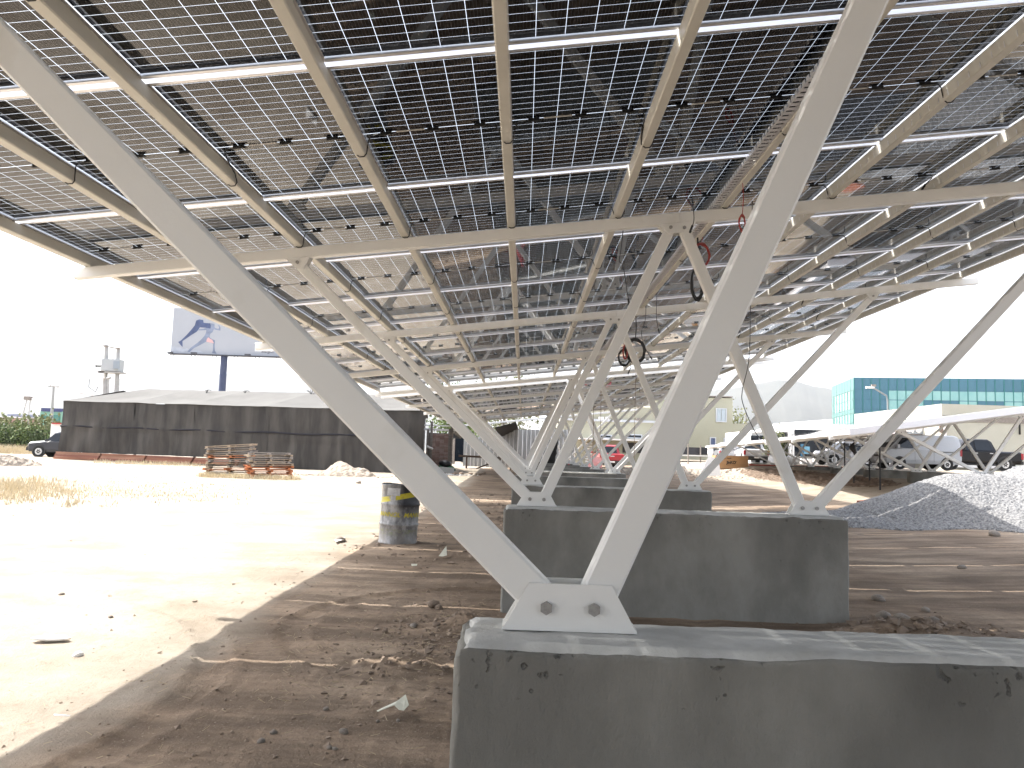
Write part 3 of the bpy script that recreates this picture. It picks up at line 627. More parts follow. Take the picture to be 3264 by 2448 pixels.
# ------------------------------------------------------------------ oil drum
def drum():
    p = hit(1258, 1735); p = Vector((p.x, p.y + .28, 0)); R = .3; H = .91; z0 = T(p.x, p.y)
    root = empty('oil_drum', (p.x, p.y, z0 - .01), (0, math.radians(1.5), 0), 'dented grey steel oil drum with yellow lettering, at the shadow edge', 'oil drum')
    prof = [(R, 0), (R + .008, .006), (R + .008, .02), (R - .004, .03)]
    for zc in (.30, .61):
        prof += [(R - .004, zc - .03), (R + .002, zc - .018), (R + .012, zc), (R + .002, zc + .018), (R - .004, zc + .03)]
    prof += [(R - .004, H - .03), (R + .008, H - .014), (R + .009, H), (R - .004, H), (R - .014, H - .02), (R - .014, .02), (.01, .02)]
    N = 56; vs = []
    for r, z in prof:
        for j in range(N):
            a = 6.2832 * j / N; k = 1 + .018 * noise.noise((math.cos(a) * 1.4, math.sin(a) * 1.4, z * 3)) + .006 * noise.noise((math.cos(a) * 5, math.sin(a) * 5, z * 8)); vs.append((r * k * math.cos(a), r * k * math.sin(a), z + (.008 * math.sin(a * 3) if z > .88 else 0)))
    fs = [(i * N + j, i * N + (j + 1) % N, (i + 1) * N + (j + 1) % N, (i + 1) * N + j) for i in range(len(prof) - 1) for j in range(N)]
    m, n, l = node_mat('worn_drum_paint'); b = n['Principled BSDF']; b.inputs['Roughness'].default_value = .45; b.inputs['Metallic'].default_value = .15
    tc = n.new('ShaderNodeTexCoord'); sx = n.new('ShaderNodeSeparateXYZ'); l.new(tc.outputs['Object'], sx.inputs[0])
    def tnn(sc_, st=(1, 1, 1), det=8):
        q = n.new('ShaderNodeTexNoise'); q.inputs['Scale'].default_value = sc_; q.inputs['Detail'].default_value = det; q.inputs['Roughness'].default_value = .7
        mp = n.new('ShaderNodeMapping'); mp.inputs['Scale'].default_value = st; l.new(tc.outputs['Object'], mp.inputs[0]); l.new(mp.outputs[0], q.inputs[0]); return q.outputs[0]
    def mr(src, a, b_): 
        q = n.new('ShaderNodeMapRange'); q.inputs[1].default_value = a; q.inputs[2].default_value = b_; l.new(src, q.inputs[0]); return q.outputs[0]
    def mix(f, a, c2):
        q = n.new('ShaderNodeMix'); q.data_type = 'RGBA'; l.new(f, q.inputs[0])
        for i, s in ((6, a), (7, c2)):
            if isinstance(s, tuple): q.inputs[i].default_value = (*s, 1)
            else: l.new(s, q.inputs[i])
        return q.outputs[2]
    def mul(a, b_):
        q = n.new('ShaderNodeMath'); q.operation = 'MULTIPLY'; l.new(a, q.inputs[0]); l.new(b_, q.inputs[1]); return q.outputs[0]
    body = mix(mr(tnn(9, (1, 1, .5)), .42, .60), (.33, .33, .33), (.12, .12, .125))
    # black field on the right upper part with a yellow sweep, thinned by wear
    dark = mul(mr(sx.outputs[0], -.02, .10), mr(sx.outputs[2], .45, .60)); body = mix(mul(dark, mr(tnn(14), .30, .42)), body, (.022, .022, .026))
    zz = n.new('ShaderNodeMath'); zz.operation = 'MULTIPLY_ADD'; l.new(sx.outputs[0], zz.inputs[0]); zz.inputs[1].default_value = -.22; l.new(sx.outputs[2], zz.inputs[2])
    def band(src, a, b_, e=.006): return mul(mr(src, a - e, a), mr(src, b_ + e, b_))
    body = mix(mul(band(zz.outputs[0], .685, .76), mr(tnn(16), .36, .46)), body, (.42, .36, .02))
    body = mix(mul(band(sx.outputs[2], .15, .22, .02), mr(tnn(12, (1, 1, 3)), .50, .64)), body, (.24, .27, .10))
    body = mix(mul(mr(sx.outputs[2], .30, .05), mr(tnn(7), .35, .6)), body, (.21, .19, .17))
    l.new(body, b.inputs['Base Color'])
    bpn = n.new('ShaderNodeBump'); bpn.inputs['Distance'].default_value = .003; l.new(tnn(18), bpn.inputs['Height']); l.new(bpn.outputs[0], b.inputs['Normal'])
    mb = MB(); mb.add(vs, fs, True); mb.build('body', m, root)
    rs = random.Random(4)
    # paper label remains on the upper left
    def patch(a0, a1, z0_, z1_, mt, nm, rr_=.004, n1=10):
        q = MB(); vs = []
        for i in range(n1 + 1):
            a = a0 + (a1 - a0) * i / n1
            k = 1 + .018 * noise.noise((math.cos(a) * 1.4, math.sin(a) * 1.4, z0_ * 3))
            vs += [((R * k + rr_) * math.cos(a), (R * k + rr_) * math.sin(a), z0_ + rs.uniform(-.004, .004)), ((R * k + rr_) * math.cos(a), (R * k + rr_) * math.sin(a), z1_ + rs.uniform(-.004, .004))]
        q.add(vs, [(2 * i, 2 * i + 2, 2 * i + 3, 2 * i + 1) for i in range(n1)], True); return q.build(nm, mt, root)
    D = math.radians
    Mp = mat('paper_label', (.42, .42, .42), .7, col2=(.30, .30, .30), scale=20)
    patch(D(-124), D(-84), .745, .86, Mp, 'paper_label'); patch(D(-112), D(-96), .665, .742, Mp, 'paper_label')
    # yellow lettering wrapped round the drum
    cu = bpy.data.curves.new('t', 'FONT'); cu.body = 'MANNOL  MANNOL'; cu.size = .095; cu.shear = .25; cu.offset = .0022; cu.extrude = 0; cu.space_character = 1.0
    to = bpy.data.objects.new('t', cu); COL.objects.link(to); dg = bpy.context.evaluated_depsgraph_get(); me = bpy.data.meshes.new_from_object(to.evaluated_get(dg)); bpy.data.objects.remove(to)
    xsx = [v.co.x for v in me.vertices]; Lx = max(xsx)
    for v in me.vertices:
        a = D(-158) + v.co.x / R; k = 1 + .018 * noise.noise((math.cos(a) * 1.4, math.sin(a) * 1.4, .45 * 3))
        z = .425 + v.co.y; v.co = ((R * k + .005) * math.cos(a), (R * k + .005) * math.sin(a), z)
    me.materials.clear(); me.materials.append(mat('yellow_lettering', (.50, .42, .02), .5, col2=(.36, .31, .05), scale=14)); o = link('lettering', me, root)
drum()

# ------------------------------------------------------------------ text helper (flat print)
def text(body, size, m, parent, M, shear=0, bold=0, name='lettering'):
    cu = bpy.data.curves.new('t', 'FONT'); cu.body = body; cu.size = size; cu.shear = shear; cu.offset = bold; cu.align_x = 'CENTER'
    to = bpy.data.objects.new('t', cu); COL.objects.link(to); dg = bpy.context.evaluated_depsgraph_get(); me = bpy.data.meshes.new_from_object(to.evaluated_get(dg)); bpy.data.objects.remove(to)
    me.materials.clear(); me.materials.append(m); o = link(name, me, parent); o.matrix_local = M; return o
RX = Matrix.Rotation(math.pi / 2, 4, 'X')

# ------------------------------------------------------------------ net shed (left)
def shed():
    A = gp(188, 45); B = gp(1335, 38.6)       # front wall ground line
    d = (B - A); d.z = 0; L = d.length; ang = math.atan2(d.y, d.x)
    zf = T(A.x, A.y)
    root = empty('net_shed', (A.x, A.y, zf), (0, 0, ang), 'long low shed with white fabric roof and dark shade-net walls', 'shed')
    M_net = mat('shade_net', (.026, .024, .022), .9, col2=(.060, .054, .048), scale=.8, stretch=(1.6, 1, .35), col3=(.085, .078, .07), s3=.9, t3=(.50, .8), detail=4)
    M_fab = mat('roof_fabric', (.125, .122, .115), .8, col2=(.15, .146, .138), scale=.6, spec=.05)
    eL, eR = at(199, 1277, 45).z - zf, at(1347, 1309, 38.6).z - zf
    base = .42
    seams = [0, .222, .40, .61, .80, 1.0]
    for k in range(5):
        a, b_ = seams[k] * L, seams[k + 1] * L + (.15 if k < 4 else 0); nx_, nz_ = 40, 16; mb = MB()
        for j in range(nz_ + 1):
            for i in range(nx_ + 1):
                t = i / nx_; x = a + (b_ - a) * t; h = eL + (eR - eL) * x / L; tz = j / nz_; bs = base * (1 - ss(x, 11.5, 13.5)) + .03; z = bs + (h - bs) * tz - (.05 * math.sin(math.pi * t) if j == nz_ else 0)
                y = .10 * noise.noise((x * .9 + (1 - tz) * 1.5, z * .5, k)) * (1 - tz * .6) + .05 * noise.noise((x * 3 + z * 1.6, z * .7, k)) * (1 - .3 * tz) - .03 * math.sin(math.pi * t)
                y += -.10 * (1 - tz) ** 2 * noise.noise((x * .6, 2, k)) - (.05 if abs(tz - .5) < .04 else 0)
                if k == 4 and t > .86: y += (t - .86) ** 2 * 28
                mb.v.append((x, y, z if j else z + .03 * noise.noise((x * 1.2, 0, 5))))
        w = nx_ + 1; mb.f = [(j * w + i, j * w + i + 1, (j + 1) * w + i + 1, (j + 1) * w + i) for j in range(nz_) for i in range(nx_)]; mb.sm = [True] * len(mb.f)
        mb.build('net_wall', M_net, root)
        x = b_ if k < 4 else b_ - .9
        h = eL + (eR - eL) * x / L; MB().box(x - .05, x + .05, .22, .32, 0, h - .05).build('post', M_wood3, root)
    h0 = eL; MB().box(0.1, .2, .22, .32, 0, h0 - .05).build('post', M_wood3, root)
    # roll along the middle and end wall
    mb = MB().tube([(L * i / 30, -.05 + .04 * noise.noise((i * .9, 0, 0)), (base + (eL + (eR - eL) * i / 30)) * .5 + .02 + .03 * math.sin(i * 1.1)) for i in range(29)], .045, 6); mb.build('net_hem', mat('net_hem', (.012, .012, .018), .9), root)
    dp = 9.0
    mb = MB(); mb.add([(0, .15, base), (0, dp, base), (0, dp, eL), (0, dp / 2, eL + 1), (0, .15, eL)], [(0, 1, 2, 3, 4)]); mb.build('net_wall', M_net, root)
    mb = MB(); mb.add([(L - .5, 1.0, 0), (L - 3.6, dp, 0), (L - 3.6, dp, eR), (L - 1.9, dp / 2, eR + 1), (L - .5, 1.0, eR)], [(0, 1, 2, 3, 4)]); mb.build('net_wall', M_net, root)
    rdg = 1.12
    for k in range(5):
        a, b_ = seams[k] * L, seams[k + 1] * L; nx_, ny_ = 10, 10; mb = MB()
        for j in range(ny_ * 2 + 1):
            for i in range(nx_ + 1):
                t = i / nx_; x = a + (b_ - a) * t; h = eL + (eR - eL) * x / L; ty = j / ny_; s = ty if ty <= 1 else 2 - ty
                z = h + rdg * s - .16 * math.sin(math.pi * t) * math.sin(math.pi * min(1, s * .9 + .05)) + .02 * noise.noise((x, ty * 3, 1))
                xx = x + (2.2 * s * (1 - t) if k == 0 else 0)
                xx -= (3.4 * (ty / 2) * t if k == 4 else 0)
                mb.v.append((xx, dp / 2 * ty - .08, z))
        w = nx_ + 1; mb.f = [(j * w + i, j * w + i + 1, (j + 1) * w + i + 1, (j + 1) * w + i) for j in range(ny_ * 2) for i in range(nx_)]; mb.sm = [True] * len(mb.f)
        mb.build('roof_sheet', M_fab, root)
    for (fx, rr_) in ((.30, .2), (.62, .45), (.42, .2)):      # bare branches/ties poking through the ridge
        mb = MB(); q = random.Random(int(fx * 100))
        for _ in range(9):
            x = fx * L; h = eL + (eR - eL) * fx + rdg - .1; a = q.uniform(-1.2, 1.2); mb.tube([(x, dp / 2 - .6, h - .15), (x + rr_ * .5 * math.sin(a), dp / 2 - .5, h + .1), (x + rr_ * 1.2 * math.sin(a * 1.2), dp / 2 - .4, h + rr_ * .6 * abs(math.cos(a)))], .018, 4)
        mb.build('ridge_tie', M_black, root)
    # stained boards along the foot of the wall
    Mb = [mat('red_board_%d' % i, c_, .85, col2=tuple(v * .6 for v in c_), scale=1.2, stretch=(.4, 1, 6)) for i, c_ in enumerate(((.30, .13, .08), (.24, .10, .07), (.34, .18, .12)))]
    for k, (a, b_) in enumerate(((-.15, 3.2), (3.25, 6.4), (6.45, 9.6), (9.65, 12.6), (12.65, 15.6))):
        for r in range(3):
            if b_ > 13: continue
            MB().box(a + .05 * r, b_ - .06 * (2 - r), -.22 + .02 * r, .0 + .02 * r, .02 + r * .145, .155 + r * .145, Matrix.Rotation(.004 * (r - 1), 4, 'Y')).build('board', Mb[(k + r) % 3], root)
shed()

# ------------------------------------------------------------------ pallets / formwork boards
def pallet_stack(u, Y, n_, wid, dep, mats, tilt, seed, words, rot):
    q = random.Random(seed); p = gp(u, Y); z = T(p.x, p.y)
    for i in range(n_):
        m = mats[i % len(mats)] if callable(mats) is False else mats(i)
        w = wid * q.uniform(.92, 1.04); dd = dep; th = .022
        a = rot + q.uniform(-.07, .07)
        e = empty('timber_pallet', (p.x + q.uniform(-.07, .07), p.y + q.uniform(-.05, .05), z), (q.uniform(-.012, .012), tilt * (i / n_) + q.uniform(-.02, .02), a), words % (ORD[i]), 'pallet', 'pallets stacked on the sunlit yard')
        for k in range(4):
            yy = -dd / 2 + dd * (k + .5) / 4; MB().box(-w / 2, w / 2, yy - .10, yy + .11, .056, .056 + th).build('board', m, e)
        for k in range(3):
            xx = (-.46 + .46 * k) * w; MB().box(xx - .045, xx + .045, -dd / 2, dd / 2, .012, .056).build('bearer', m, e)
        MB().box(-w / 2, w / 2, -dd / 2, -dd / 2 + .1, -.010, .012).build('board', m, e)
        z += .082
pallet_stack(737, 30.5, 15, 1.75, 1.1, [M_wood, M_wood3, M_wood, M_wood2, M_wood, M_wood3], -.09, 2, 'weathered timber pallet, %s from the bottom of the left stack', .18)
pallet_stack(860, 30.0, 12, 1.7, 1.1, [M_wood2] * 6 + [M_wood, M_wood3] * 3, -.03, 5, 'timber pallet, %s from the bottom of the right orange-based stack', .45)

# ------------------------------------------------------------------ billboard
def billboard():
    Y = 93; a = at(543, 1129, Y); b_ = at(902, 1134, Y); Wd = (b_ - a).length; ang = math.atan2(b_.y - a.y, b_.x - a.x)
    pb = at(703, 1247, Y); zb_ = (a.z + b_.z) / 2
    root = empty('billboard', (a.x, a.y, T(a.x, Y)), (0, 0, 0), 'tall billboard with two runners on a dark blue mast', 'billboard'); H = 5.7; z0 = zb_ - T(a.x, Y)
    Mp = mat('billboard_print', (.36, .385, .43), .7, col2=(.40, .42, .46), scale=.2)
    MB().box(0, Wd, 0, .35, z0, z0 + H).build('panel', Mp, root)
    def R(px, py): return ((px - 165) / 1605 * Wd, (1010 - py) / 1605 * Wd + z0)
    fig = [(500, 530), (545, 512), (600, 520), (610, 560), (650, 562), (700, 565), (715, 600), (712, 640), (660, 632), (560, 625), (540, 660), (520, 690), (440, 745), (380, 790), (325, 830), (333, 915), (300, 885), (265, 845), (300, 825), (380, 740), (450, 650), (485, 600)]
    fg2 = [(690, 560), (765, 570), (770, 620), (800, 636), (828, 640), (836, 615), (815, 590), (835, 590), (853, 620), (857, 665), (800, 657), (760, 648), (745, 690), (715, 712), (707, 765), (745, 790), (790, 805), (790, 880), (797, 955), (825, 997), (760, 990), (768, 940), (762, 850), (730, 842), (660, 832), (560, 890), (490, 930), (440, 982), (405, 978), (450, 920), (540, 850), (600, 790), (640, 735), (655, 690), (655, 662), (600, 668), (540, 672), (545, 655), (600, 648), (665, 630), (680, 600)]
    for f_, c_, yy in ((fig, (.055, .075, .15), -.012), (fg2, (.16, .19, .26), -.008)):
        P = [R(*p) for p in f_]; P = P[::-1]
        mb = MB(); mb.prism([(x, z) for x, z in P], .006, Matrix.Translation((0, yy, 0))); mb.build('printed_runner', mat('runner_%d' % int(c_[0] * 1000), c_, .7, col2=tuple(v * 1.6 for v in c_), scale=1.2), root)
    P = [R(*p) for p in [(665, 830), (672, 790), (690, 765), (715, 785), (750, 800), (778, 850), (720, 840)]][::-1]; MB().prism(P, .004, Matrix.Translation((0, -.014, 0))).build('printed_shorts', mat('shorts', (.62, .40, .40), .7), root)
    P = [R(*p) for p in [(168, 985), (170, 925), (215, 905), (250, 925), (300, 915), (340, 945), (400, 930), (450, 960), (560, 955), (640, 985)]][::-1]; MB().prism(P, .003, Matrix.Translation((0, -.005, 0))).build('printed_dust', mat('dust_print', (.36, .39, .46), .7, col2=(.48, .51, .56), scale=1.5), root)
    P = [R(*p) for p in [(1365, 945), (1365, 845), (1640, 845), (1640, 945)]][::-1]; MB().prism(P, .003, Matrix.Translation((0, -.005, 0))).build('printed_panel', M_white, root)
    x_, z_ = R(1545, 962); text('energy.cl', .42, mat('dark_print', (.10, .10, .12), .7), root, Matrix.Translation((x_, -.02, z_)) @ RX, .3, .006)
    Md = mat('dark_steel', (.05, .055, .07), .5)
    MB().box(-.1, Wd + .1, -.5, .45, z0 - .16, z0 - .03).build('catwalk', Md, root)
    for k in range(6):
        x = .3 + k * (Wd - .8) / 5
        m_ = MB(); m_.bar((x, -.7, z0 - .12), (x, -.7, z0 - .62), rrect(.07, .07, .01)); m_.bar((x + .45, -.7, z0 - .12), (x + .45, -.7, z0 - .62), rrect(.07, .07, .01)); m_.bar((x, -.7, z0 - .6), (x + .45, -.7, z0 - .6), rrect(.07, .07, .01)); m_.bar((x, -.7, z0 - .12), (x, .2, z0 - .12), rrect(.07, .07, .01)); m_.build('bracket', Md, root)
    for k, x in enumerate((.35, 3.3, 9.9)):
        MB().box(x - .35, x + .35, -1.0, -.75, z0 - .05, z0 + .1).build('lamp', Md, root)
    xp = pb.x - a.x
    MB().rod((xp + .1, .2, 0), (xp + .1, .2, z0 - .1), .42, 20).build('mast', mat('mast_paint', (.040, .055, .12), .5, col2=(.06, .075, .14), scale=2), root)
    m_ = MB(); m_.rod((xp + .75, 0, 3), (xp + .75, 0, z0 - .1), .02, 5); m_.rod((xp + 1.0, 0, 3), (xp + 1.0, 0, z0 - .1), .02, 5)
    for k in range(26): m_.rod((xp + .75, 0, 3.2 + k * .35), (xp + 1.0, 0, 3.2 + k * .35), .012, 4)
    m_.build('ladder', M_alu, root)
    root.rotation_euler.z = ang
billboard()

# ------------------------------------------------------------------ poles
M_pole = mat('concrete_pole', (.42, .42, .42), .8, col2=(.34, .34, .33), scale=3)
def pole_h(u0, v0, u1, v1, Y):
    return gp(u1, Y), at(u0, v0, Y)
p0, p1 = gp(330, 70), at(339, 1098, 70); q0, q1 = gp(366, 70), at(377, 1108, 70)
root = empty('transformer_pole', p0, (0, 0, 0), 'twin concrete poles carrying a grey transformer above the net shed', 'utility pole')
R0 = Vector(p0)
MB().rod((0, 0, -.3), p1 - R0, .26, 12, .17).build('pole', M_pole, root); MB().rod(q0 - R0, q1 - R0, .26, 12, .17).build('pole', M_pole, root)
t_ = at(358, 1165, 70) - R0
MB().box(t_.x - .75, t_.x + .85, -.55, .5, t_.z - .55, t_.z + .55).build('transformer', mat('transformer_paint', (.40, .42, .43), .6), root)
MB().box(t_.x + .45, t_.x + 1.0, -.7, -.55, t_.z - .35, t_.z + .35).build('cooling_panel', mat('cooler', (.28, .32, .36), .6), root)
m_ = MB(); m_.box(t_.x - 1.0, t_.x + 1.1, -.5, .5, t_.z - .75, t_.z - .6); m_.build('platform', M_galv, root)
for k in range(3): MB().rod((t_.x - .4 + k * .4, 0, t_.z + .55), (t_.x - .4 + k * .4, 0, t_.z + .95), .06, 8).build('insulator', M_white, root)
m_ = MB(); a_, b__ = at(336, 1103, 70) - R0, at(379, 1113, 70) - R0; m_.bar(a_ + Vector((-.15, -.2, 0)), b__ + Vector((.2, -.2, 0)), rrect(.12, .12, .01)); m_.build('crossbar', M_wood3, root)
c_ = at(325, 1194, 70) - R0; MB().box(c_.x - .5, c_.x + .45, -.5, -.2, c_.z - .4, c_.z + .35).build('meter_box', M_white, root)
l_ = at(322, 1168, 70) - R0; m_ = MB().rod((l_.x - .3, -.4, l_.z), (l_.x + .25, -.4, l_.z), .1, 8); m_.tube([(l_.x - .2, -.4, l_.z - .1), (l_.x - .75, -.4, l_.z - 1.0), (l_.x - .75, -.4, l_.z - 2.0), (l_.x - .1, -.4, l_.z - 2.4), (l_.x + .1, -.4, l_.z - 1.9)], .03, 5); m_.build('lead_wire', M_black, root)
s_ = gp(343, 69); st_ = at(346, 1205, 69); o = MB().rod(s_, st_, .07, 8).rod(st_ - Vector((.15, 0, .05)), st_ + Vector((.2, 0, .05)), .12, 8).build('service_mast', M_pole); tag(o, 'short thin service mast between the twin poles above the shed', 'mast')
a_, b__ = gp(157, 120), at(171, 1231, 120)
root = empty('utility_pole', a_, (0, 0, 0), 'slim far utility pole with a crossarm left of the net shed', 'utility pole')
MB().rod((0, 0, 0), b__ - a_, .28, 10, .17).build('pole', M_pole, root); c_ = b__ - a_
MB().box(c_.x - .85 * 1.0, c_.x + .85, -.1, .1, c_.z - .15, c_.z).build('crossarm', M_pole, root)
for k in (-.75, -.3, .3, .75): MB().rod((c_.x + k, 0, c_.z), (c_.x + k, 0, c_.z + .25), .07, 6).build('insulator', M_white, root)
for k in (-.75, .75):
    A_ = b__ + Vector((k, 0, .2)); B_ = at(-400, 1180 + k * 20, 150); C_ = at(560, 1262 + k * 8, 100)
    m_ = MB(); m_.tube([A_.lerp(B_, t / 8) - Vector((0, 0, 1.6 * 4 * (t / 8) * (1 - t / 8))) for t in range(9)], .035, 4); m_.tube([A_.lerp(C_, t / 8) - Vector((0, 0, 1.2 * 4 * (t / 8) * (1 - t / 8))) for t in range(9)], .03, 4)
    tag(m_.build('power_line', M_wood3), 'thin %s power line running from the far utility pole' % ('left-hand' if k < 0 else 'right-hand'), 'power line')
# far lattice boom
a_, b__ = gp(62, 150), at(92, 1272, 150); d_ = b__ - a_
root = empty('lattice_boom', a_, (0, 0, 0), 'pale slanting lattice crane boom far off at left', 'crane boom'); 
for k in (-1, 1): MB().rod((k * 1.0, 0, 0), d_ + Vector((k * .35, 0, 0)), .16, 6, .1).build('chord', M_pole, root)
m_ = MB()
for k in range(12):
    t0, t1 = k / 12, (k + 1) / 12; s0 = 1 if k % 2 else -1
    m_.rod(d_ * t0 + Vector((s0 * (1 - .65 * t0), 0, 0)), d_ * t1 + Vector((-s0 * (1 - .65 * t1), 0, 0)), .07, 4)
m_.build('lacing', M_white, root); MB().box(d_.x - .8, d_.x + .5, -.4, .4, d_.z - .2, d_.z + .5).build('boom_head', M_wood3, root)
m_ = MB().rod(d_ + Vector((.6, 0, .2)), (5.2, 0, 0), .12, 5); m_.build('stay', M_white, root)

# ------------------------------------------------------------------ vegetation
def leaf_mass(name, cx, cy, z0, rx, ry, rz, n_, size, m, parent=None, seed=1, clump=7):
    q = random.Random(seed); mb = MB(); cs = []
    for _ in range(clump * 6):
        a, b_, c_ = q.gauss(0, .5), q.gauss(0, .5), q.gauss(0, .5)
        if a * a + b_ * b_ + c_ * c_ < 1.1: cs.append((cx + a * rx, cy + b_ * ry, z0 + rz + c_ * rz))
    for _ in range(n_):
        c_ = cs[q.randrange(len(cs))]; s = .32
        p = Vector((c_[0] + q.gauss(0, rx * s), c_[1] + q.gauss(0, ry * s), max(z0 + .02, c_[2] + q.gauss(0, rz * s))))
        R = Euler((q.uniform(0, 6), q.uniform(0, 6), q.uniform(0, 6))).to_matrix(); k = size * q.uniform(.6, 1.4)
        mb.add([p + R @ Vector(v) * k for v in ((-.5, 0, 0), (0, -.35, .1), (.6, 0, 0), (0, .35, .1))], [(0, 1, 2, 3)])
    return mb.build(name, m, parent)
M_leaf = mat('leaf', (.07, .11, .03), .7, col2=(.12, .17, .05), scale=.6)
M_leafd = mat('dark_leaf', (.035, .055, .025), .8, col2=(.06, .085, .03), scale=.6)
M_leafy = mat('olive_leaf', (.16, .18, .08), .8, col2=(.22, .23, .11), scale=.4)
for i in range(7):
    p = gp(-70 + i * 52, 72); o = leaf_mass('hedge_bush', p.x, p.y, T(p.x, p.y) - .1, 1.6, 1.2, 1.05 + .2 * (i % 2), 900, .22, M_leaf if i % 2 else M_leafd, None, 30 + i)
    tag(o, 'green hedge bush beyond the yard, %s from the left' % ORD[i], 'bush', 'hedge bushes at far left')
for i in range(8):
    p = gp(-80 + i * 52, 118); o = leaf_mass('far_bush', p.x, p.y, T(p.x, p.y), 3.2, 2.2, 1.9 + .3 * math.sin(i * 2), 700, .5, M_leafy, None, 50 + i)
    tag(o, 'pale olive bush behind the hedge, %s from the left' % ORD[i], 'bush', 'pale bushes at far left')
def tree(u, Y, h, r, label, m, seed, n_=2400, size=.22):
    p = gp(u, Y); root = empty('tree', p, (0, 0, 0), label, 'tree'); q = random.Random(seed)
    MB().rod((0, 0, 0), (.1, 0, h * .55), .16, 8, .09).build('trunk', M_wood3, root)
    b_ = MB()
    for k in range(6): a = k * 1.05; b_.rod((.05, 0, h * (.35 + .04 * k)), (math.cos(a) * r * .6, math.sin(a) * r * .6, h * (.6 + .05 * k)), .06, 5, .02)
    b_.build('limbs', M_wood3, root); leaf_mass('crown', 0, 0, h * .32, r, r, h * .36, n_, size, m, root, seed)
tree(1445, 62, 6.2, 2.0, 'green leafy tree behind the gap beside the brick stack', M_leaf, 3)
tree(1475, 70, 5.0, 2.2, 'second green tree, lower, left of the corrugated fence', mat('bright_leaf', (.13, .19, .05), .7, col2=(.20, .26, .08), scale=.7), 4)
tree(1600, 66, 7.4, 2.6, 'green tree rising above the corrugated fence', M_leafy, 8)
tree(2345, 100, 6.2, 1.5, 'small pale tree beside the beige house corner', M_leafy, 5, 700, .3)
tree(2480, 57, 2.2, .75, 'round green shrub beside the white pickup', M_leafy, 6, 1200, .16)

# ------------------------------------------------------------------ far left buildings
def bx_px(name, u0, v0, u1, v1, Y, dep, m, parent, dz=None):
    a, b_ = at(u0, v0, Y), at(u1, v1, Y)
    zb_ = T(a.x, Y) - .2 if dz is None else dz
    o = MB().box(min(a.x, b_.x), max(a.x, b_.x), Y, Y + dep, min(a.z, b_.z) if v1 is not None and dz is None and v1 < 9000 else zb_, max(a.z, b_.z)).build(name, m, parent); return o
def facade(root_name, label, cat):
    return empty(root_name, (0, 0, 0), (0, 0, 0), label, cat)
g = facade('far_building', 'pale green building with dark blue fascia at far left', 'building')
bx_px('wall', 129, 1310, 192, 1400, 180, 10, mat('green_wall', (.22, .42, .33), .8), g)
bx_px('fascia', 131, 1300, 193, 1313, 179.6, 10, mat('navy_fascia', (.05, .06, .16), .7), g)
bx_px('window', 166, 1322, 188, 1344, 179.7, .3, mat('teal_glass', (.06, .20, .17), .3), g); bx_px('window', 130, 1324, 146, 1336, 179.7, .3, mat('teal_glass', (.06, .20, .17), .3), g)
g = facade('small_kiosk', 'white kiosk with a red roof edge beside the dark jeep', 'kiosk'); bx_px('wall', 163, 1350, 190, 1412, 66, 3, M_white, g); bx_px('roof_edge', 165, 1347, 190, 1352, 65.8, 3.2, mat('red_trim', (.4, .03, .03), .6), g)
g = facade('long_building', 'long low hazy building with brick-coloured base on the horizon at far left', 'building'); bx_px('wall', -60, 1328, 128, 1352, 260, 10, mat('brick_far', (.34, .22, .18), .9), g); bx_px('upper_wall', 23, 1319, 124, 1329, 262, 9, mat('blue_far', (.26, .30, .40), .9), g)

# ------------------------------------------------------------------ things at the end of the aisle
# stacked brick-like blocks under a frame
g = empty('block_stack', gp(1400, 44), (0, 0, .15), 'tall stack of pinkish masonry blocks between dark posts beside the shed', 'block stack')
Mk = [mat('pink_block_%d' % i, c_, .9, col2=tuple(v * .75 for v in c_), scale=5) for i, c_ in enumerate(((.42, .30, .26), (.36, .24, .21), (.46, .35, .31)))]
bme = [MB().box(-.118, .118, -.14, .14, -.048, .048).mesh('block', m_) for m_ in Mk]
q = random.Random(2)
for r in range(20):
    for c_ in range(4):
        z = .05 + r * .102 + q.uniform(-.006, .006); o = link('block', bme[q.randrange(3)], g, (-.37 + c_ * .25 + q.uniform(-.015, .015), q.uniform(-.03, .03), z), (q.uniform(-.03, .03), q.uniform(-.05, .05), q.uniform(-.05, .05)))
MB().box(-.6, .6, .2, .5, 0, 2.1).build('backing', M_wood3, g)
for i, (u, h) in enumerate(((1373, 2.75), (1432, 2.35), (1362, 2.3), (1438, 2.5))):
    p = gp(u, 43.5); o = MB().box(-.07, .07, -.07, .07, 0, h).build('timber_post', M_wood3, None, p); tag(o, 'dark timber post %s the pinkish block stack' % ['left of', 'right of', 'farthest left of', 'farthest right of'][i], 'post', 'timber posts round the block stack')
p = gp(1398, 44.2); o = MB().box(-.9, .9, -.05, .05, 2.25, 2.35).box(-.9, .9, .6, .7, 2.25, 2.35).box(-.9, .9, -.05, .05, 2.5, 2.56).build('top_rail', M_white, None, p); tag(o, 'pale rails across the top of the pinkish block stack', 'rail')
o = MB().tube([gp(1360, 43, 1.35), gp(1366, 43, 1.28), gp(1378, 43.2, 1.2)], .07, 6).build('railing', M_white); tag(o, 'white handrail at the right end of the net shed', 'rail')
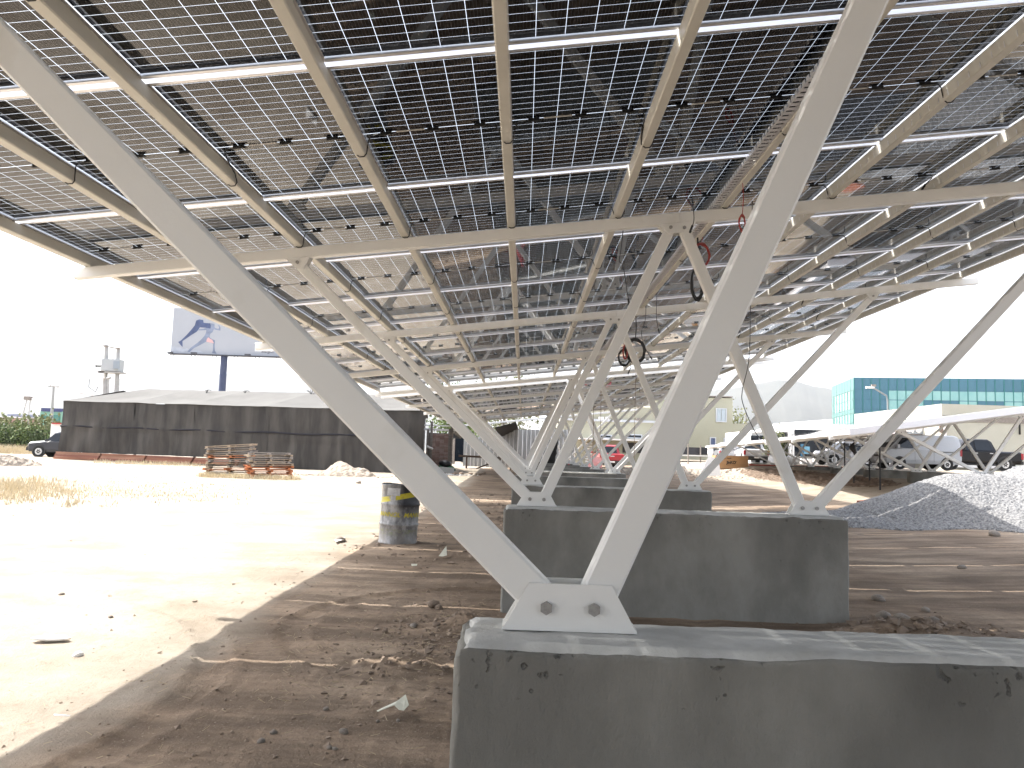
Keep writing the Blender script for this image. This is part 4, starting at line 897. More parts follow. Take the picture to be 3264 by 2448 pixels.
# green bags and debris
for i, (u, v, r, m_, lb, cat_) in enumerate(((1412, 1478, .32, mat('green_sack', (.04, .13, .07), .7), 'green sack at the foot of the block stack', 'sack'), (1434, 1480, .30, mat('green_sack', (.04, .13, .07), .7), 'second green sack, right of the first', 'sack'), (1421, 1470, .28, M_black, 'black sack lying on the green sacks', 'sack'))):
    p = gp(u, 41.5); o = link('sack', rock_mesh(60 + i, m_, 2, .7), None, (p.x, p.y, T(p.x, p.y) + r * .5 + (.3 if i == 2 else 0))); o.scale = (r * 1.2, r, r); tag(o, lb, cat_, 'sacks by the block stack')
p = gp(1426, 41); o = MB().box(-.38, .38, -.2, .2, 0, .28, Matrix.Rotation(.06, 4, 'Y')).build('pale_crate', mat('crate', (.50, .50, .48), .8), None, p); tag(o, 'pale box in front of the green sacks', 'box')
scatter(260, lambda r: (r.gauss(-4.0, .8), r.gauss(38.6, .25)), mat('white_debris', (.55, .55, .53), .8), 'debris', 'strip of white and dark debris beyond the sunlit patch', 'debris', (.03, .14), 21)
# far red car and booth
# corrugated metal fence
def corr(u0, v0t, Y0_, u1, v1t, Y1_, label, n_):
    a, b_ = gp(u0, Y0_), gp(u1, Y1_); d = b_ - a; d.z = 0; L = d.length; ang = math.atan2(d.y, d.x); z0 = min(T(a.x, a.y), T(b_.x, b_.y)) - .1
    hl, hr = at(u0, v0t, Y0_).z - z0, at(u1, v1t, Y1_).z - z0
    root = empty('corrugated_fence', (a.x, a.y, z0), (0, 0, ang), label, 'fence'); q = random.Random(3)
    for k in range(n_):
        x0_, x1_ = L * k / n_, L * (k + 1) / n_; h0, h1 = hl + (hr - hl) * k / n_, hl + (hr - hl) * (k + 1) / n_; mb = MB(); vs = []; m0 = 12
        off = q.uniform(-.02, .02)
        for i in range(m0 + 1):
            t = i / m0; y = off + (.03 if (i % 4) in (1, 2) else 0); vs += [(x0_ + (x1_ - x0_) * t, y, 0), (x0_ + (x1_ - x0_) * t, y, h0 + (h1 - h0) * t)]
        mb.add(vs, [(2 * i, 2 * i + 2, 2 * i + 3, 2 * i + 1) for i in range(m0)]); mb.build('sheet', mat('zinc_sheet', (.38, .39, .39), .5, .3, col2=(.30, .31, .31), scale=3, stretch=(2, 1, .3)), root)
        MB().box(x1_ - .02, x1_ + .02, -.03, 0, 0, h1).build('seam', M_alu, root)
    return root
corr(1477, 1402, 52, 1650, 1369, 50, 'zinc sheet fence across the end of the aisle, left part', 14)
corr(1650, 1369, 50, 1830, 1370, 53, 'zinc sheet fence across the end of the aisle, right part', 14)
# dark canopy sheet above the fence
a_, b__, c_, d_ = at(1578, 1362, 49), at(1645, 1345, 49), at(1655, 1372, 50.5), at(1590, 1392, 50.5)
o = MB().add([a_, b__, c_, d_, a_ + Vector((0, 0, -.05)), b__ + Vector((0, 0, -.05)), c_ + Vector((0, 0, -.05)), d_ + Vector((0, 0, -.05))], [(0, 1, 2, 3), (7, 6, 5, 4), (0, 4, 5, 1), (1, 5, 6, 2), (2, 6, 7, 3), (3, 7, 4, 0)]).build('canopy_sheet', M_black); tag(o, 'dark shade canopy above the left end of the zinc fence', 'canopy')
o = MB().add([at(1431, 1372, 47), at(1500, 1383, 49), at(1468, 1398, 49), at(1431, 1396, 47)], [(0, 1, 2, 3)]).build('shade_sail', M_black); tag(o, 'small black shade sail right of the block stack', 'shade sail')
# booth
g = empty('site_booth', gp(1468, 58), (0, 0, 0), 'narrow glazed site booth left of the zinc fence', 'booth')
for dx in (-.5, .5): MB().box(dx - .06, dx + .06, -.06, .06, 0, 2.3).build('frame_post', M_wood3, g)
MB().box(-.62, .62, -.15, 1.1, 2.3, 2.42).build('roof', M_white, g); MB().box(-.44, .44, 0, .02, .2, 2.3).build('glazing', M_cglass, g)
# steel trestle in front of fence
g = empty('steel_trestle', gp(1530, 47), (0, 0, 0), 'rusty steel trestle table in front of the zinc fence', 'trestle'); Mr = mat('rusty_steel', (.10, .07, .055), .8)
MB().bar((-1.3, 0, .75), (2.2, 0, .68), rrect(.12, .12, .01)).build('rail', Mr, g)
for x in (-.8, 1.9): MB().bar((x, 0, 0), (x, 0, .75), rrect(.1, .1, .01)).build('leg', Mr, g)
MB().bar((-.2, 0, .0), (1.3, 0, .62), rrect(.08, .08, .01)).build('brace', Mr, g)
# black drape and scrap beside far legs
m_ = MB(); q = random.Random(9)
for k in range(9):
    u = 1735 + 40 * (1 - k / 9) * 0 + (9 - k) * 0; p = at(1752 + 13 * math.sin(k * 1.7), 1475 - k * 12, 45)
    m_.box(p.x - .22, p.x + .22, 44.7 + q.uniform(0, .2), 45.2, p.z - .12, p.z + .14, None)
o = None
vs = []; K = 10
for k in range(K + 1):
    c_ = at(1772 - 26 * (k / K), 1390 + 90 * k / K, 45); w = .18 + .22 * (k / K)
    for s_ in range(5): vs.append((c_.x + (s_ / 4 - .5) * 2 * w + .06 * noise.noise((k * .9, s_, 0)), 45 + .15 * noise.noise((k, s_ * 1.3, 2)), c_.z + .04 * noise.noise((k, s_, 7))))
o = MB().add(vs, [(k * 5 + s_, k * 5 + s_ + 1, (k + 1) * 5 + s_ + 1, (k + 1) * 5 + s_) for k in range(K) for s_ in range(4)], True).build('black_tarp', M_black); tag(o, 'black torn tarp hanging down behind the cluster of legs', 'tarp')
# traffic cones
def cone(u, Y, label):
    p = gp(u, Y); g = empty('traffic_cone', p, (0, 0, 0), label, 'traffic cone', 'traffic cones among the footings'); Mc = mat('cone_plastic', (.65, .06, .06), .5)
    MB().rod((0, 0, .03), (0, 0, .7), .15, 14, .03).build('cone', Mc, g); MB().box(-.2, .2, -.2, .2, 0, .04).build('base', Mc, g)
for o_ in (cone(1732, 21.8, 'pink-red traffic cone between the far concrete footings'), cone(1814, 40, 'red traffic cone half hidden behind the far legs')): pass

# ------------------------------------------------------------------ beige house
def wall_box(x0_, x1_, y0_, y1_, z0_, z1_, m, parent, nm='wall'): return MB().box(x0_, x1_, y0_, y1_, z0_, z1_).build(nm, m, parent)
M_beige = mat('beige_render', (.38, .37, .28), .9, col2=(.42, .41, .32), scale=.25)
M_frame = mat('window_frame', (.55, .57, .60), .5)
def win(u0, v0, u1, v1, Y, parent, panes=2, glass=M_cglass, mull=0):
    a, b_ = at(u0, v1, Y), at(u1, v0, Y); w = MB(); t = .09
    for X0, X1, Z0, Z1 in ((a.x, b_.x, a.z, a.z + t), (a.x, b_.x, b_.z - t, b_.z), (a.x, a.x + t, a.z + t, b_.z - t), (b_.x - t, b_.x, a.z + t, b_.z - t)): w.box(X0, X1, Y - .12, Y - .02, Z0, Z1)
    o = w.build('window', M_frame, parent)
    for k in range(panes):
        x0_ = a.x + t + (b_.x - a.x - 2 * t) * k / panes; x1_ = a.x + t + (b_.x - a.x - 2 * t) * (k + 1) / panes
        MB().box(x0_ + .02, x1_ - .02, Y - .08, Y - .05, a.z + t, b_.z - t).build('pane', glass, o)
g = facade('beige_house', 'beige two-storey house with a tall right part and small windows', 'house')
YH = 76
bx_px('wall', 2090, 1262, 2334, 1470, YH, 10, M_beige, g); bx_px('wall', 2334.5, 1350, 2386, 1470, YH + .1, 9.8, M_beige, g)
bx_px('parapet', 2088, 1259, 2336, 1263.5, YH - .15, 10.2, M_wood3, g)
M_pale_pane = mat('curtain_glass', (.42, .48, .52), .2)
win(2281, 1302, 2316, 1345, YH, g, 2, M_pale_pane); win(2216, 1300, 2239, 1317, YH, g, 1); win(2262, 1394, 2282, 1420, YH, g, 1, mat('blue_pane', (.06, .09, .18), .15)); win(2306, 1396, 2326, 1421, YH, g, 1, mat('blue_pane', (.06, .09, .18), .15))
g = facade('beige_hall', 'long beige hall wall behind the red pickup', 'building'); YB = 72
bx_px('wall', 1786, 1290, 2108, 1500, YB, 12, M_beige, g)
bx_px('ledge', 1786, 1339, 2108, 1342, YB - .15, .15, M_frame, g)
bx_px('awning', 1848, 1395, 2085, 1407, YB - 2.2, 2.2, M_white, g)
win(1912, 1386, 1950, 1397, YB, g, 2); win(1996, 1385, 2047, 1397, YB, g, 2); bx_px('dark_opening', 1985, 1410, 2055, 1445, YB - .05, .05, mat('dark_interior', (.04, .04, .045), .8), g)
bx_px('vent', 2029, 1332, 2048, 1341, YB - .4, .4, M_wood3, g); bx_px('panel', 1908, 1328, 1925, 1338, YB - .2, .2, M_white, g); bx_px('panel', 1930, 1328, 1942, 1338, YB - .2, .2, M_white, g)
for k in range(8):
    bx_px('shutter_slat', 1866, 1412 + k * 8, 1888, 1417 + k * 8, YB - .12, .12, M_white, g)
# black mesh fence
g = facade('mesh_fence', 'black mesh fence in front of the beige house', 'fence'); M_mesh = mat('black_mesh', (.025, .025, .028), .9, col2=(.05, .05, .055), scale=.8)
for k in range(4):
    u0 = 2100 + k * 67; bx_px('mesh_panel', u0, 1424 + k * .6, u0 + 65, 1449 + k * 1.2, 68, .05, M_mesh, g)
    p = gp(u0 + 66, 67.8); MB().box(p.x - .05, p.x + .05, 67.75, 67.85, p.z, at(u0 + 66, 1420, 67.8).z).build('post', M_wood3, g)
o = bx_px('kerb_wall', 2060, 1449, 2380, 1456, 67.5, .3, M_white, None); tag(o, 'low white kerb wall below the black mesh fence', 'wall')
for i, (u, v, Y) in enumerate(((2193.5, 1380, 60), (2262, 1418, 62), (2378, 1312, 78))):
    p = gp(u, Y); o = MB().rod(p, at(u, v, Y), .05, 8).build('metal_post', M_wood3); tag(o, ['thin dark post standing in front of the mesh fence', 'short post with a white rag before the mesh fence', 'thin aerial mast behind the beige house'][i], 'post')
p = at(2264, 1440, 61.9); o = link('rag', rock_mesh(77, M_white, 2, 1.6), None, p); o.scale = (.22, .12, .35); tag(o, 'white rag tied to the short post', 'rag')

# ------------------------------------------------------------------ hills
def ridge(pts, Y, m, label, dep=1500):
    mb = MB(); vs = []; P = []
    for i in range(len(pts) - 1):
        for k in range(12):
            t = k / 12; u = pts[i][0] + (pts[i + 1][0] - pts[i][0]) * t; v = pts[i][1] + (pts[i + 1][1] - pts[i][1]) * t; P.append((u, v + 2.5 * noise.noise((u * .02, v * .02, Y * .001)) + 1.2 * noise.noise((u * .07, 1, 2))))
    P.append(pts[-1])
    for u, v in P:
        a = at(u, v, Y); vs += [(a.x * .82, Y - dep, -5), (a.x * .93, Y - dep * .45, a.z * .55 + 8 * noise.noise((u * .05, 1, 1))), (a.x, Y, a.z), (a.x * 1.1, Y + dep, -5)]
    mb.add(vs, [(4 * i + j, 4 * i + 4 + j, 4 * i + 5 + j, 4 * i + 1 + j) for i in range(len(P) - 1) for j in range(3)], True)
    o = mb.build('hills', m); tag(o, kind='structure')
M_hill = mat('hillside', (.05, .055, .045), .95, col2=(.075, .075, .06), scale=.004)
ridge([(1700, 1420), (1900, 1300), (2100, 1265), (2244, 1247), (2330, 1238), (2398, 1226), (2480, 1210), (2534, 1216), (2600, 1232), (2650, 1240), (2800, 1290), (3000, 1330), (3200, 1400), (3600, 1400)], 7000, M_hill, '')
ridge([(-900, 1330), (-500, 1290), (-100, 1250), (200, 1212), (420, 1205), (640, 1192), (850, 1190), (1050, 1215), (1300, 1300), (1600, 1400)], 9000, M_hill, '')

# ------------------------------------------------------------------ glass office building
def glass_building():
    Y = 108; c_ = at(2722, 1203, Y); lft = at(2652, 1221, 122); c2 = at(3264, 1219.5, 104)
    root = empty('glass_office', (c_.x, c_.y, 0), (0, 0, 0), 'teal glass office block with a dark blue-green top band', 'office building')
    ztop = c_.z; zbot = -1
    Mg = mat('teal_spandrel', (.05, .15, .21), .15, spec=.6, col2=(.06, .17, .24), scale=.3); Ml = mat('pale_teal_pane', (.20, .42, .42), .12, spec=.7, col2=(.26, .48, .47), scale=.5); Mlw = mat('west_pane', (.17, .33, .31), .15); Mm = mat('teal_mullion', (.02, .17, .17), .4); Mpl = mat('pale_green_wall', (.07, .19, .175), .3)
    for (P0, P1, cols, face) in ((c_, c2, 19, 1), (lft, c_, 8, 0)):
        d = Vector((P1.x - P0.x, P1.y - P0.y, 0)); L = d.length; d.normalize(); ang = math.atan2(d.y, d.x); ox = P0.x - c_.x; oy = P0.y - c_.y
        if face: L *= 1.25; cols = 24
        M_ = Matrix.Translation((ox, oy, 0)) @ Matrix.Rotation(ang, 4, 'Z')
        MB().box(0, L, 0, .4, zbot, ztop, M_).build('wall', Mg if face else Mpl, root)
        cw = L / cols; hh = [1.75, 2.0, 2.0, 1.15, 2.0, 2.0]; z = ztop
        rows = [('b', 1.75), ('w', 1.35), ('w', 1.35), ('b', .6), ('w', 1.35), ('w', 1.35)]
        q = random.Random(8 + face)
        for ri, (kd, h) in enumerate(rows):
            for k in range(cols):
                w0, w1 = k * cw + .05, (k + 1) * cw - .05
                if kd == 'b' : m_ = Mg if face else Mpl
                else:
                    if face: m_ = Mg if (k < 4 and ri < 3) or (8 <= k <= 11 and ri == 2) or (k in (14, 15, 16) and ri == 2) else Ml
                    else: m_ = Mlw if k in (1, 2, 3, 4, 5, 6) else Mpl
                if not face and kd == 'w': w0 += .25; w1 -= .25
                MB().box(w0, w1, -.05 - q.uniform(0, .012), 0, z - h + .05, z - .05, M_).build('pane', m_, root)
            z -= h
        mm = MB()
        if face:
            for k in range(cols + 1): MB().box(k * cw - .045, k * cw + .045, -.1, 0, z, ztop, M_).build('mullion', Mm, root)
    pass
glass_building()
# street lamp in front of it
a_ = gp(2832, 80); t_ = at(2829, 1268, 80); e_ = at(2784, 1236, 80)
g = empty('street_lamp', a_, (0, 0, 0), 'curved-arm street lamp in front of the teal glass building', 'street lamp')
MB().tube([(0, 0, 0), t_ - a_ + Vector((0, 0, -.3)), t_ - a_ + Vector((-.1, 0, .2)), e_ - a_], .09, 8).build('post', mat('lamp_grey', (.25, .27, .28), .5), g); l_ = e_ - a_; MB().box(l_.x - .75, l_.x + .05, -.15, .15, l_.z - .08, l_.z + .12).build('lamp_head', M_white, g); MB().box(l_.x - .2, l_.x + .25, -.1, .1, l_.z + .12, l_.z + .35).build('sensor', M_wood3, g)

# ------------------------------------------------------------------ shops behind the second carport
g = facade('shop_building', 'white single-storey shop with tall dark display windows', 'shop'); YS = 62
bx_px('wall', 2395, 1372, 2700, 1500, YS + .3, 8, M_white, g); 
bx_px('display_window', 2533, 1368, 2648, 1457, YS, .3, M_cglass, g); bx_px('display_window', 2488, 1380, 2516, 1456, YS, .3, M_cglass, g)
for u in (2396, 2425): bx_px('display_window', u, 1388, u + 22, 1432, YS, .3, M_cglass, g)
for u in (2484, 2518, 2526): bx_px('column', u, 1376, u + 6, 1465, YS - .5, .5, M_white, g)
bx_px('poster', 2563, 1423, 2581, 1447, YS - .1, .06, mat('blue_poster', (.20, .45, .60), .6), g); bx_px('poster', 2552, 1415, 2562, 1455, YS - .1, .06, mat('blue_wave', (.08, .22, .34), .5), g); bx_px('sign_board', 2606, 1377, 2642, 1393, YS - .2, .1, mat('grey_board', (.25, .26, .25), .7), g)
for i, u in enumerate((2555, 2575, 2595, 2610, 2630)): bx_px('planter', u, 1462, u + 14, 1478, YS - 1.5, .5, M_white, g)
a_ = at(2430, 1378, 66); b__ = at(2655, 1338, 66); 
g = facade('white_roofs', 'white sheet roofs over the shops, left of the glass building', 'roof')
MB().add([at(2392, 1378, 62), at(2655, 1372, 62), at(2652, 1337, 75), at(2470, 1350, 75)], [(0, 1, 2, 3)]).build('roof_sheet', M_white, g)
g = facade('bakery_front', 'white shop fascia with a grey panel of three white emblems', 'shop'); Y2 = 60
bx_px('fascia', 2668, 1352, 2795, 1392, Y2, 4, mat('white_fascia', (.74, .70, .66), .7), g); bx_px('fascia', 2838, 1338, 2997, 1388, Y2, 4, mat('white_fascia', (.74, .70, .66), .7), g)
o = bx_px('sign_panel', 2873, 1336, 2942, 1384, Y2 - .25, .15, mat('grey_sign', (.30, .34, .36), .6), g)
for i, (u, v, s_) in enumerate(((2884, 1361, .75), (2906, 1357, 1.0), (2929, 1361, .75))):
    p = at(u, v, Y2 - .28); pts = [(p.x + s_ * .42 * math.cos(a) * (1 if k % 2 else .72 + .28 * (i != 1)), p.z + s_ * .62 * math.sin(a) * (1 if k % 2 else .72 + .28 * (i != 1))) for k, a in enumerate([j * math.pi / 7 for j in range(14)])]
    MB().prism(pts[::-1], .02, Matrix.Translation((0, Y2 - .28, 0))).build('emblem', M_white, g)
p = at(2907, 1381, Y2 - .28)
bx_px('wall', 2670, 1392, 2995, 1520, Y2 + 1.0, 3, mat('shop_wall_grey', (.33, .31, .30), .8), g); bx_px('canopy', 2660, 1386, 3000, 1392, Y2 - 1.4, 3.0, mat('canopy_edge', (.45, .38, .37), .7), g)  # plain warm grey wall below the fascia
bx_px('lime_panel', 2934, 1391, 2990, 1422, Y2 + .9, .08, mat('lime_panel', (.48, .56, .26), .6), g); bx_px('notice', 2894, 1402, 2906, 1409, Y2 + .9, .08, M_white, g)
for u0 in (2842, 2862): bx_px('doorway', u0, 1398, u0 + 14, 1440, Y2 + .95, .05, M_cglass, g)
bx_px('column', 2834, 1390, 2838, 1480, Y2 - 1.2, .2, M_white, g)
g = facade('beige_warehouse', 'big plain beige warehouse wall at the right edge', 'building'); Y3 = 57
MB().box(at(3002, 1300, Y3).x, at(3700, 1300, Y3).x, Y3, Y3 + 15, -1, at(3100, 1290, Y3).z).build('wall', mat('warehouse_wall', (.44, .43, .36), .9, col2=(.49, .48, .41), scale=.3), g)
bx_px('seam', 3002, 1343, 3700, 1344.6, Y3 - .05, .05, M_wood3, g); bx_px('pilaster', 3012, 1345, 3020, 1500, Y3 - .35, .35, M_white, g); bx_px('plinth', 3002, 1488, 3700, 1500, Y3 - .3, .3, M_white, g); bx_px('downpipe', 3252, 1350, 3254, 1385, Y3 - .2, .2, M_black, g)
bx_px('recess', 2995, 1345, 3011, 1380, Y3 - .1, .1, mat('brown_recess', (.20, .15, .12), .8), g)
o = bx_px('paved_strip', 2400, 1476, 2660, 1482, 56, .6, M_white, None); tag(o, 'low white planter wall in front of the shop windows', 'planter wall')
for i, u in enumerate((2515, 2524, 2534)):
    p = gp(u, 57); o = link('stone_ball', rock_mesh(90 + i, M_white, 3, 1.0), None, p + Vector((0, 0, .3))); o.scale = (.32, .38, .32); tag(o, 'white stone ball before the shop window, %s from the left' % ORD[i], 'stone ball', 'stone balls')
flat_ = MB().box(0, 6.5, 0, .18, 0, .10); p = gp(2390, 50); o = flat_.build('red_kerb', mat('red_kerb', (.45, .10, .07), .8), None, p); tag(o, 'faded red kerb line behind the cardboard box', 'kerb')

# ------------------------------------------------------------------ second carport (right)
TH = math.atan((1936 - 1667) / F_PX)
P2 = at(2905, 1500, 29.2); BZ = .27
ax2 = Vector((math.sin(TH), math.cos(TH), 0)); bx2 = Vector((math.cos(TH), -math.sin(TH), 0))
O2 = Vector((P2.x, P2.y, BZ)) + bx2 * .165      # local x=0 of a truss
XP = O2.x * bx2.x + O2.y * bx2.y
S2 = .163; Z2 = CAMZ - .40 + S2 * XP - BZ          # beam underside at local x=0 so the roof plane passes near eye height
Z2b = Z2
pt2 = make_truss(Z2b, S2)
me2 = block_mesh(2, False)
for i in range(7):
    y = -4.8 + 5.1 * i; pos = O2 + ax2 * y
    o = pt2 if i == 0 else copy_tree(pt2)
    o.location = pos; o.rotation_euler = (0, 0, -TH); tag(o, 'off-white truss of the second carport, %s from the right' % ORD[i], 'truss', 'trusses of the second carport')
    b = link('concrete_footing', me2, None, pos, (0, 0, -TH)); tag(b, 'concrete footing of the second carport, %s from the right' % ORD[i], 'concrete block', 'footings of the second carport')
root = empty('carport_roof', O2, (0, 0, -TH), 'thin pale roof of solar panels over the second carport, seen edge-on', 'roof')
A2 = math.atan(S2); mbp = MB(); mbc = MB(); mbf = MB()
for i, x in enumerate(PX):
    z = zb(x, Z2b, S2) + .112
    MB().bar((x, -6.85, z + .05), (x, 27.8, z + .05), rrect(.073, .10, .007), (1, 0, 0)).build('purlin', mat('white_paint', (.74, .73, .74), .4), root)
Rm = Matrix.Rotation(-A2, 4, 'Y')
for j in range(17):
    for i in range(11):
        x = (PX[i] + PX[i + 1]) / 2; z = zb(x, Z2b, S2) + .112 + .101; Mx = Matrix.Translation((x, -6.9 + 1.03 + 2.04 * j, z)) @ Rm
        mbf.box(-.506, .506, -1.01, 1.01, 0, .032, Mx); mbc.box(-.49, .49, -1.0, 1.0, .0325, .035, Mx)
MB().bar((XL, -6.93, zb(XL, Z2b, S2) + .19), (XR, -6.93, zb(XR, Z2b, S2) + .19), rrect(.04, .20, .006), (0, 1, 0)).build('fascia', mat('white_paint', (.74, .73, .74), .4), root)
tag(mbf.build('panel_frames', mat('anodised_frame', (.76, .75, .76), .5), root), kind='stuff'); tag(mbc.build('panel_glass', M_cell, root), kind='stuff')

# ------------------------------------------------------------------ vehicles
def loft(stations, m, parent, nm='body'):
    # station: (x, zbottom, zbelt, ztop, wb, wbelt, wtop)
    mb = MB(); rings = []
    for x, z0, z1, z2, w0, w1, w2 in stations:
        zz = (z1 + z2) / 2
        rings.append([(x, -w0, z0), (x, -w1, z0 + (z1 - z0) * .25), (x, -w1, z1 - .03), (x, -w1 + .02, z1), (x, -w2, z2 - .05), (x, -w2 + .10, z2), (x, w2 - .10, z2), (x, w2, z2 - .05), (x, w1 - .02, z1), (x, w1, z1 - .03), (x, w1, z0 + (z1 - z0) * .25), (x, w0, z0)])
    n_ = 12; vs = [p for r in rings for p in r]
    fs = [(a * n_ + j, (a + 1) * n_ + j, (a + 1) * n_ + (j + 1) % n_, a * n_ + (j + 1) % n_) for a in range(len(rings) - 1) for j in range(n_)]
    fs += [tuple(range(n_)), tuple(range((len(rings) - 1) * n_, len(rings) * n_))[::-1]]
    mb.add(vs, fs, False); return mb.build(nm, m, parent)
def wheel(parent, x, y, r=.36, w=.24):
    s = -1 if y < 0 else 1
    o = MB().rod((x, y - w / 2, r), (x, y + w / 2, r), r, 24).build('wheel', M_tyre, parent)
    rim = MB().rod((x, y + s * w / 2 - s * .01, r), (x, y + s * (w / 2 + .012), r), r * .62, 20); rim.build('rim', M_rim, o)
    sp = MB()
    for k in range(6):
        a = k * 1.047; sp.rod((x + r * .12 * math.cos(a), y + s * (w / 2 + .016), r + r * .12 * math.sin(a)), (x + r * .38 * math.cos(a), y + s * (w / 2 + .016), r + r * .38 * math.sin(a)), .03, 6)
    sp.build('spoke_gap', M_tyre, o)
def quadpart(parent, pts, m, nm, th=.012):
    P = [Vector(p) for p in pts]; n_ = (P[1] - P[0]).cross(P[2] - P[0]).normalized() * th; k = len(P)
    return MB().add(P + [p - n_ for p in P], [tuple(range(k)), tuple(range(k, 2 * k))[::-1]] + [(i, k + i, k + (i + 1) % k, (i + 1) % k) for i in range(k)]).build(nm, m, parent)
M_rlt = mat('tail_light', (.35, .02, .03), .3); M_bump = mat('bumper_black', (.03, .03, .03), .6)
def pickup(pos, rot, paint, label, sc=1.0, canopy=False):
    g = empty('pickup_truck', pos, (0, 0, rot), label, 'pickup truck'); g.scale = (sc, sc, sc)
    # +x = forward; length 5.3
    loft([(2.6, .45, .72, .80, .70, .78, .72), (2.45, .36, .86, .95, .80, .88, .78), (1.3, .34, 1.02, 1.10, .85, .92, .80), (1.2, .34, 1.03, 1.12, .85, .92, .80), (.6, .34, 1.06, 1.68, .85, .92, .66), (.45, .34, 1.06, 1.76, .85, .92, .67), (-.75, .34, 1.06, 1.76, .85, .92, .67), (-.95, .34, 1.06, 1.66, .85, .92, .66), (-1.08, .34, 1.06, 1.12, .85, .92, .85), (-1.10, .38, 1.0, 1.08, .85, .92, .88), (-2.55, .45, 1.0, 1.08, .82, .92, .88), (-2.62, .50, .98, 1.04, .80, .90, .86)], paint, g)
    for s in (-1, 1):
        y = .86 * s; yt = .69 * s
        def side(xa, xb, xc, xd, nm='side_window'):
            pts = [(xa, .925 * s - .02 * s, 1.10), (xb, .905 * s, 1.10), (xc, .715 * s, 1.63), (xd, .715 * s, 1.63)]; quadpart(g, pts if s < 0 else pts[::-1], M_cglass, nm, .012)
        side(1.05, .22, .22, .58); side(.14, -.82, -.72, .14)
        for xh in (.15, -.75): MB().box(xh - .1, xh + .1, min(s * .93, s * .955), max(s * .93, s * .955), .93, .97).build('door_handle', M_rim, g)
        MB().box(.85, 1.05, min(s * .95, s * 1.12), max(s * .95, s * 1.12), 1.08, 1.24).build('side_mirror', paint, g)
        MB().box(-2.66, -2.52, min(s * .78, s * .93), max(s * .78, s * .93), .66, 1.0).build('tail_light', M_rlt, g)
        MB().box(2.42, 2.62, min(s * .55, s * .84), max(s * .55, s * .84), .70, .88).build('headlight', M_rim, g)
        for xw in (1.62, -1.55):
            wheel(g, xw, s * .825); MB().rod((xw, s * .88, .38), (xw, s * .924, .38), .44, 24).build('wheel_arch', M_bump, g)
        MB().box(-1.0, 1.1, min(s * .84, s * .97), max(s * .84, s * .97), .28, .34).build('side_step', M_bump, g)
    quadpart(g, [(-1.10, -.60, 1.15), (-1.10, .60, 1.15), (-.965, .55, 1.62), (-.965, -.55, 1.62)][::-1], M_cglass, 'rear_window', .03)
    quadpart(g, [(1.19, -.74, 1.13), (1.19, .74, 1.13), (.62, .60, 1.66), (.62, -.60, 1.66)], M_cglass, 'windscreen', .03)
    MB().box(-2.64, -2.60, -.76, .76, .58, 1.04).build('tailgate', paint, g); MB().box(-2.75, -2.58, -.80, .80, .36, .56).build('rear_bumper', M_bump, g); MB().box(-2.66, -2.64, -.16, .16, .86, .92).build('tailgate_handle', M_rim, g)
    MB().box(-2.77, -2.75, -.18, .18, .42, .52).build('number_plate', M_white, g)
    MB().box(-2.5, -1.2, -.72, .72, 1.02, 1.085).build('cargo_bed', M_bump, g); MB().box(-2.4, 2.3, -.6, .6, .26, .5).build('chassis', M_bump, g)
    return g
def van(pos, rot, label):
    g = empty('delivery_van', pos, (0, 0, rot), label, 'van'); P = mat('van_white', (.50, .52, .55), .35, coat=.5)
    loft([(2.25, .40, .62, .70, .66, .74, .68), (2.18, .32, .98, 1.08, .74, .80, .70), (1.95, .30, 1.08, 1.16, .78, .82, .72), (1.25, .30, 1.10, 1.80, .78, .83, .62), (1.0, .30, 1.10, 1.90, .78, .83, .66), (-1.9, .30, 1.10, 1.93, .78, .83, .70), (-2.15, .32, 1.10, 1.86, .78, .83, .68), (-2.25, .40, 1.05, 1.50, .76, .81, .72)], P, g)
    for s in (-1, 1):
        pts = [(1.72, .81 * s, 1.14), (.62, .825 * s, 1.14), (.62, .70 * s, 1.72), (1.2, .68 * s, 1.72)]; quadpart(g, pts if s < 0 else pts[::-1], M_cglass, 'side_window', .014)
        MB().box(1.55, 1.68, min(s * .84, s * 1.02), max(s * .84, s * 1.02), 1.12, 1.34).build('side_mirror', P, g)
        MB().box(-2.27, -2.12, min(s * .70, s * .83), max(s * .70, s * .83), .78, 1.2).build('tail_light', M_rlt, g)
        MB().box(1.92, 2.20, min(s * .50, s * .80), max(s * .50, s * .80), .72, .92).build('headlight', M_rim, g)
        MB().box(-1.9, -.6, min(s * .83, s * .845), max(s * .83, s * .845), .96, 1.0).build('sliding_rail', M_bump, g)
        for xs_ in (.55, -.58): MB().box(xs_ - .006, xs_ + .006, min(s * .828, s * .834), max(s * .828, s * .834), .42, 1.08).build('door_seam', M_bump, g)
        MB().box(.6, .72, min(s * .83, s * .85), max(s * .83, s * .85), .95, .99).build('door_handle', M_bump, g)
        for xw in (1.45, -1.35): wheel(g, xw, s * .745, .30, .2); MB().rod((xw, s * .80, .32), (xw, s * .835, .32), .37, 24).build('wheel_arch', M_bump, g)
    quadpart(g, [(1.93, -.66, 1.18), (1.93, .66, 1.18), (1.27, .56, 1.78), (1.27, -.56, 1.78)], M_cglass, 'windscreen', .02)
    MB().box(2.22, 2.30, -.70, .70, .40, .56).build('front_bumper', P, g); MB().box(2.24, 2.27, -.3, .3, .66, .76).build('grille', M_bump, g)
    return g
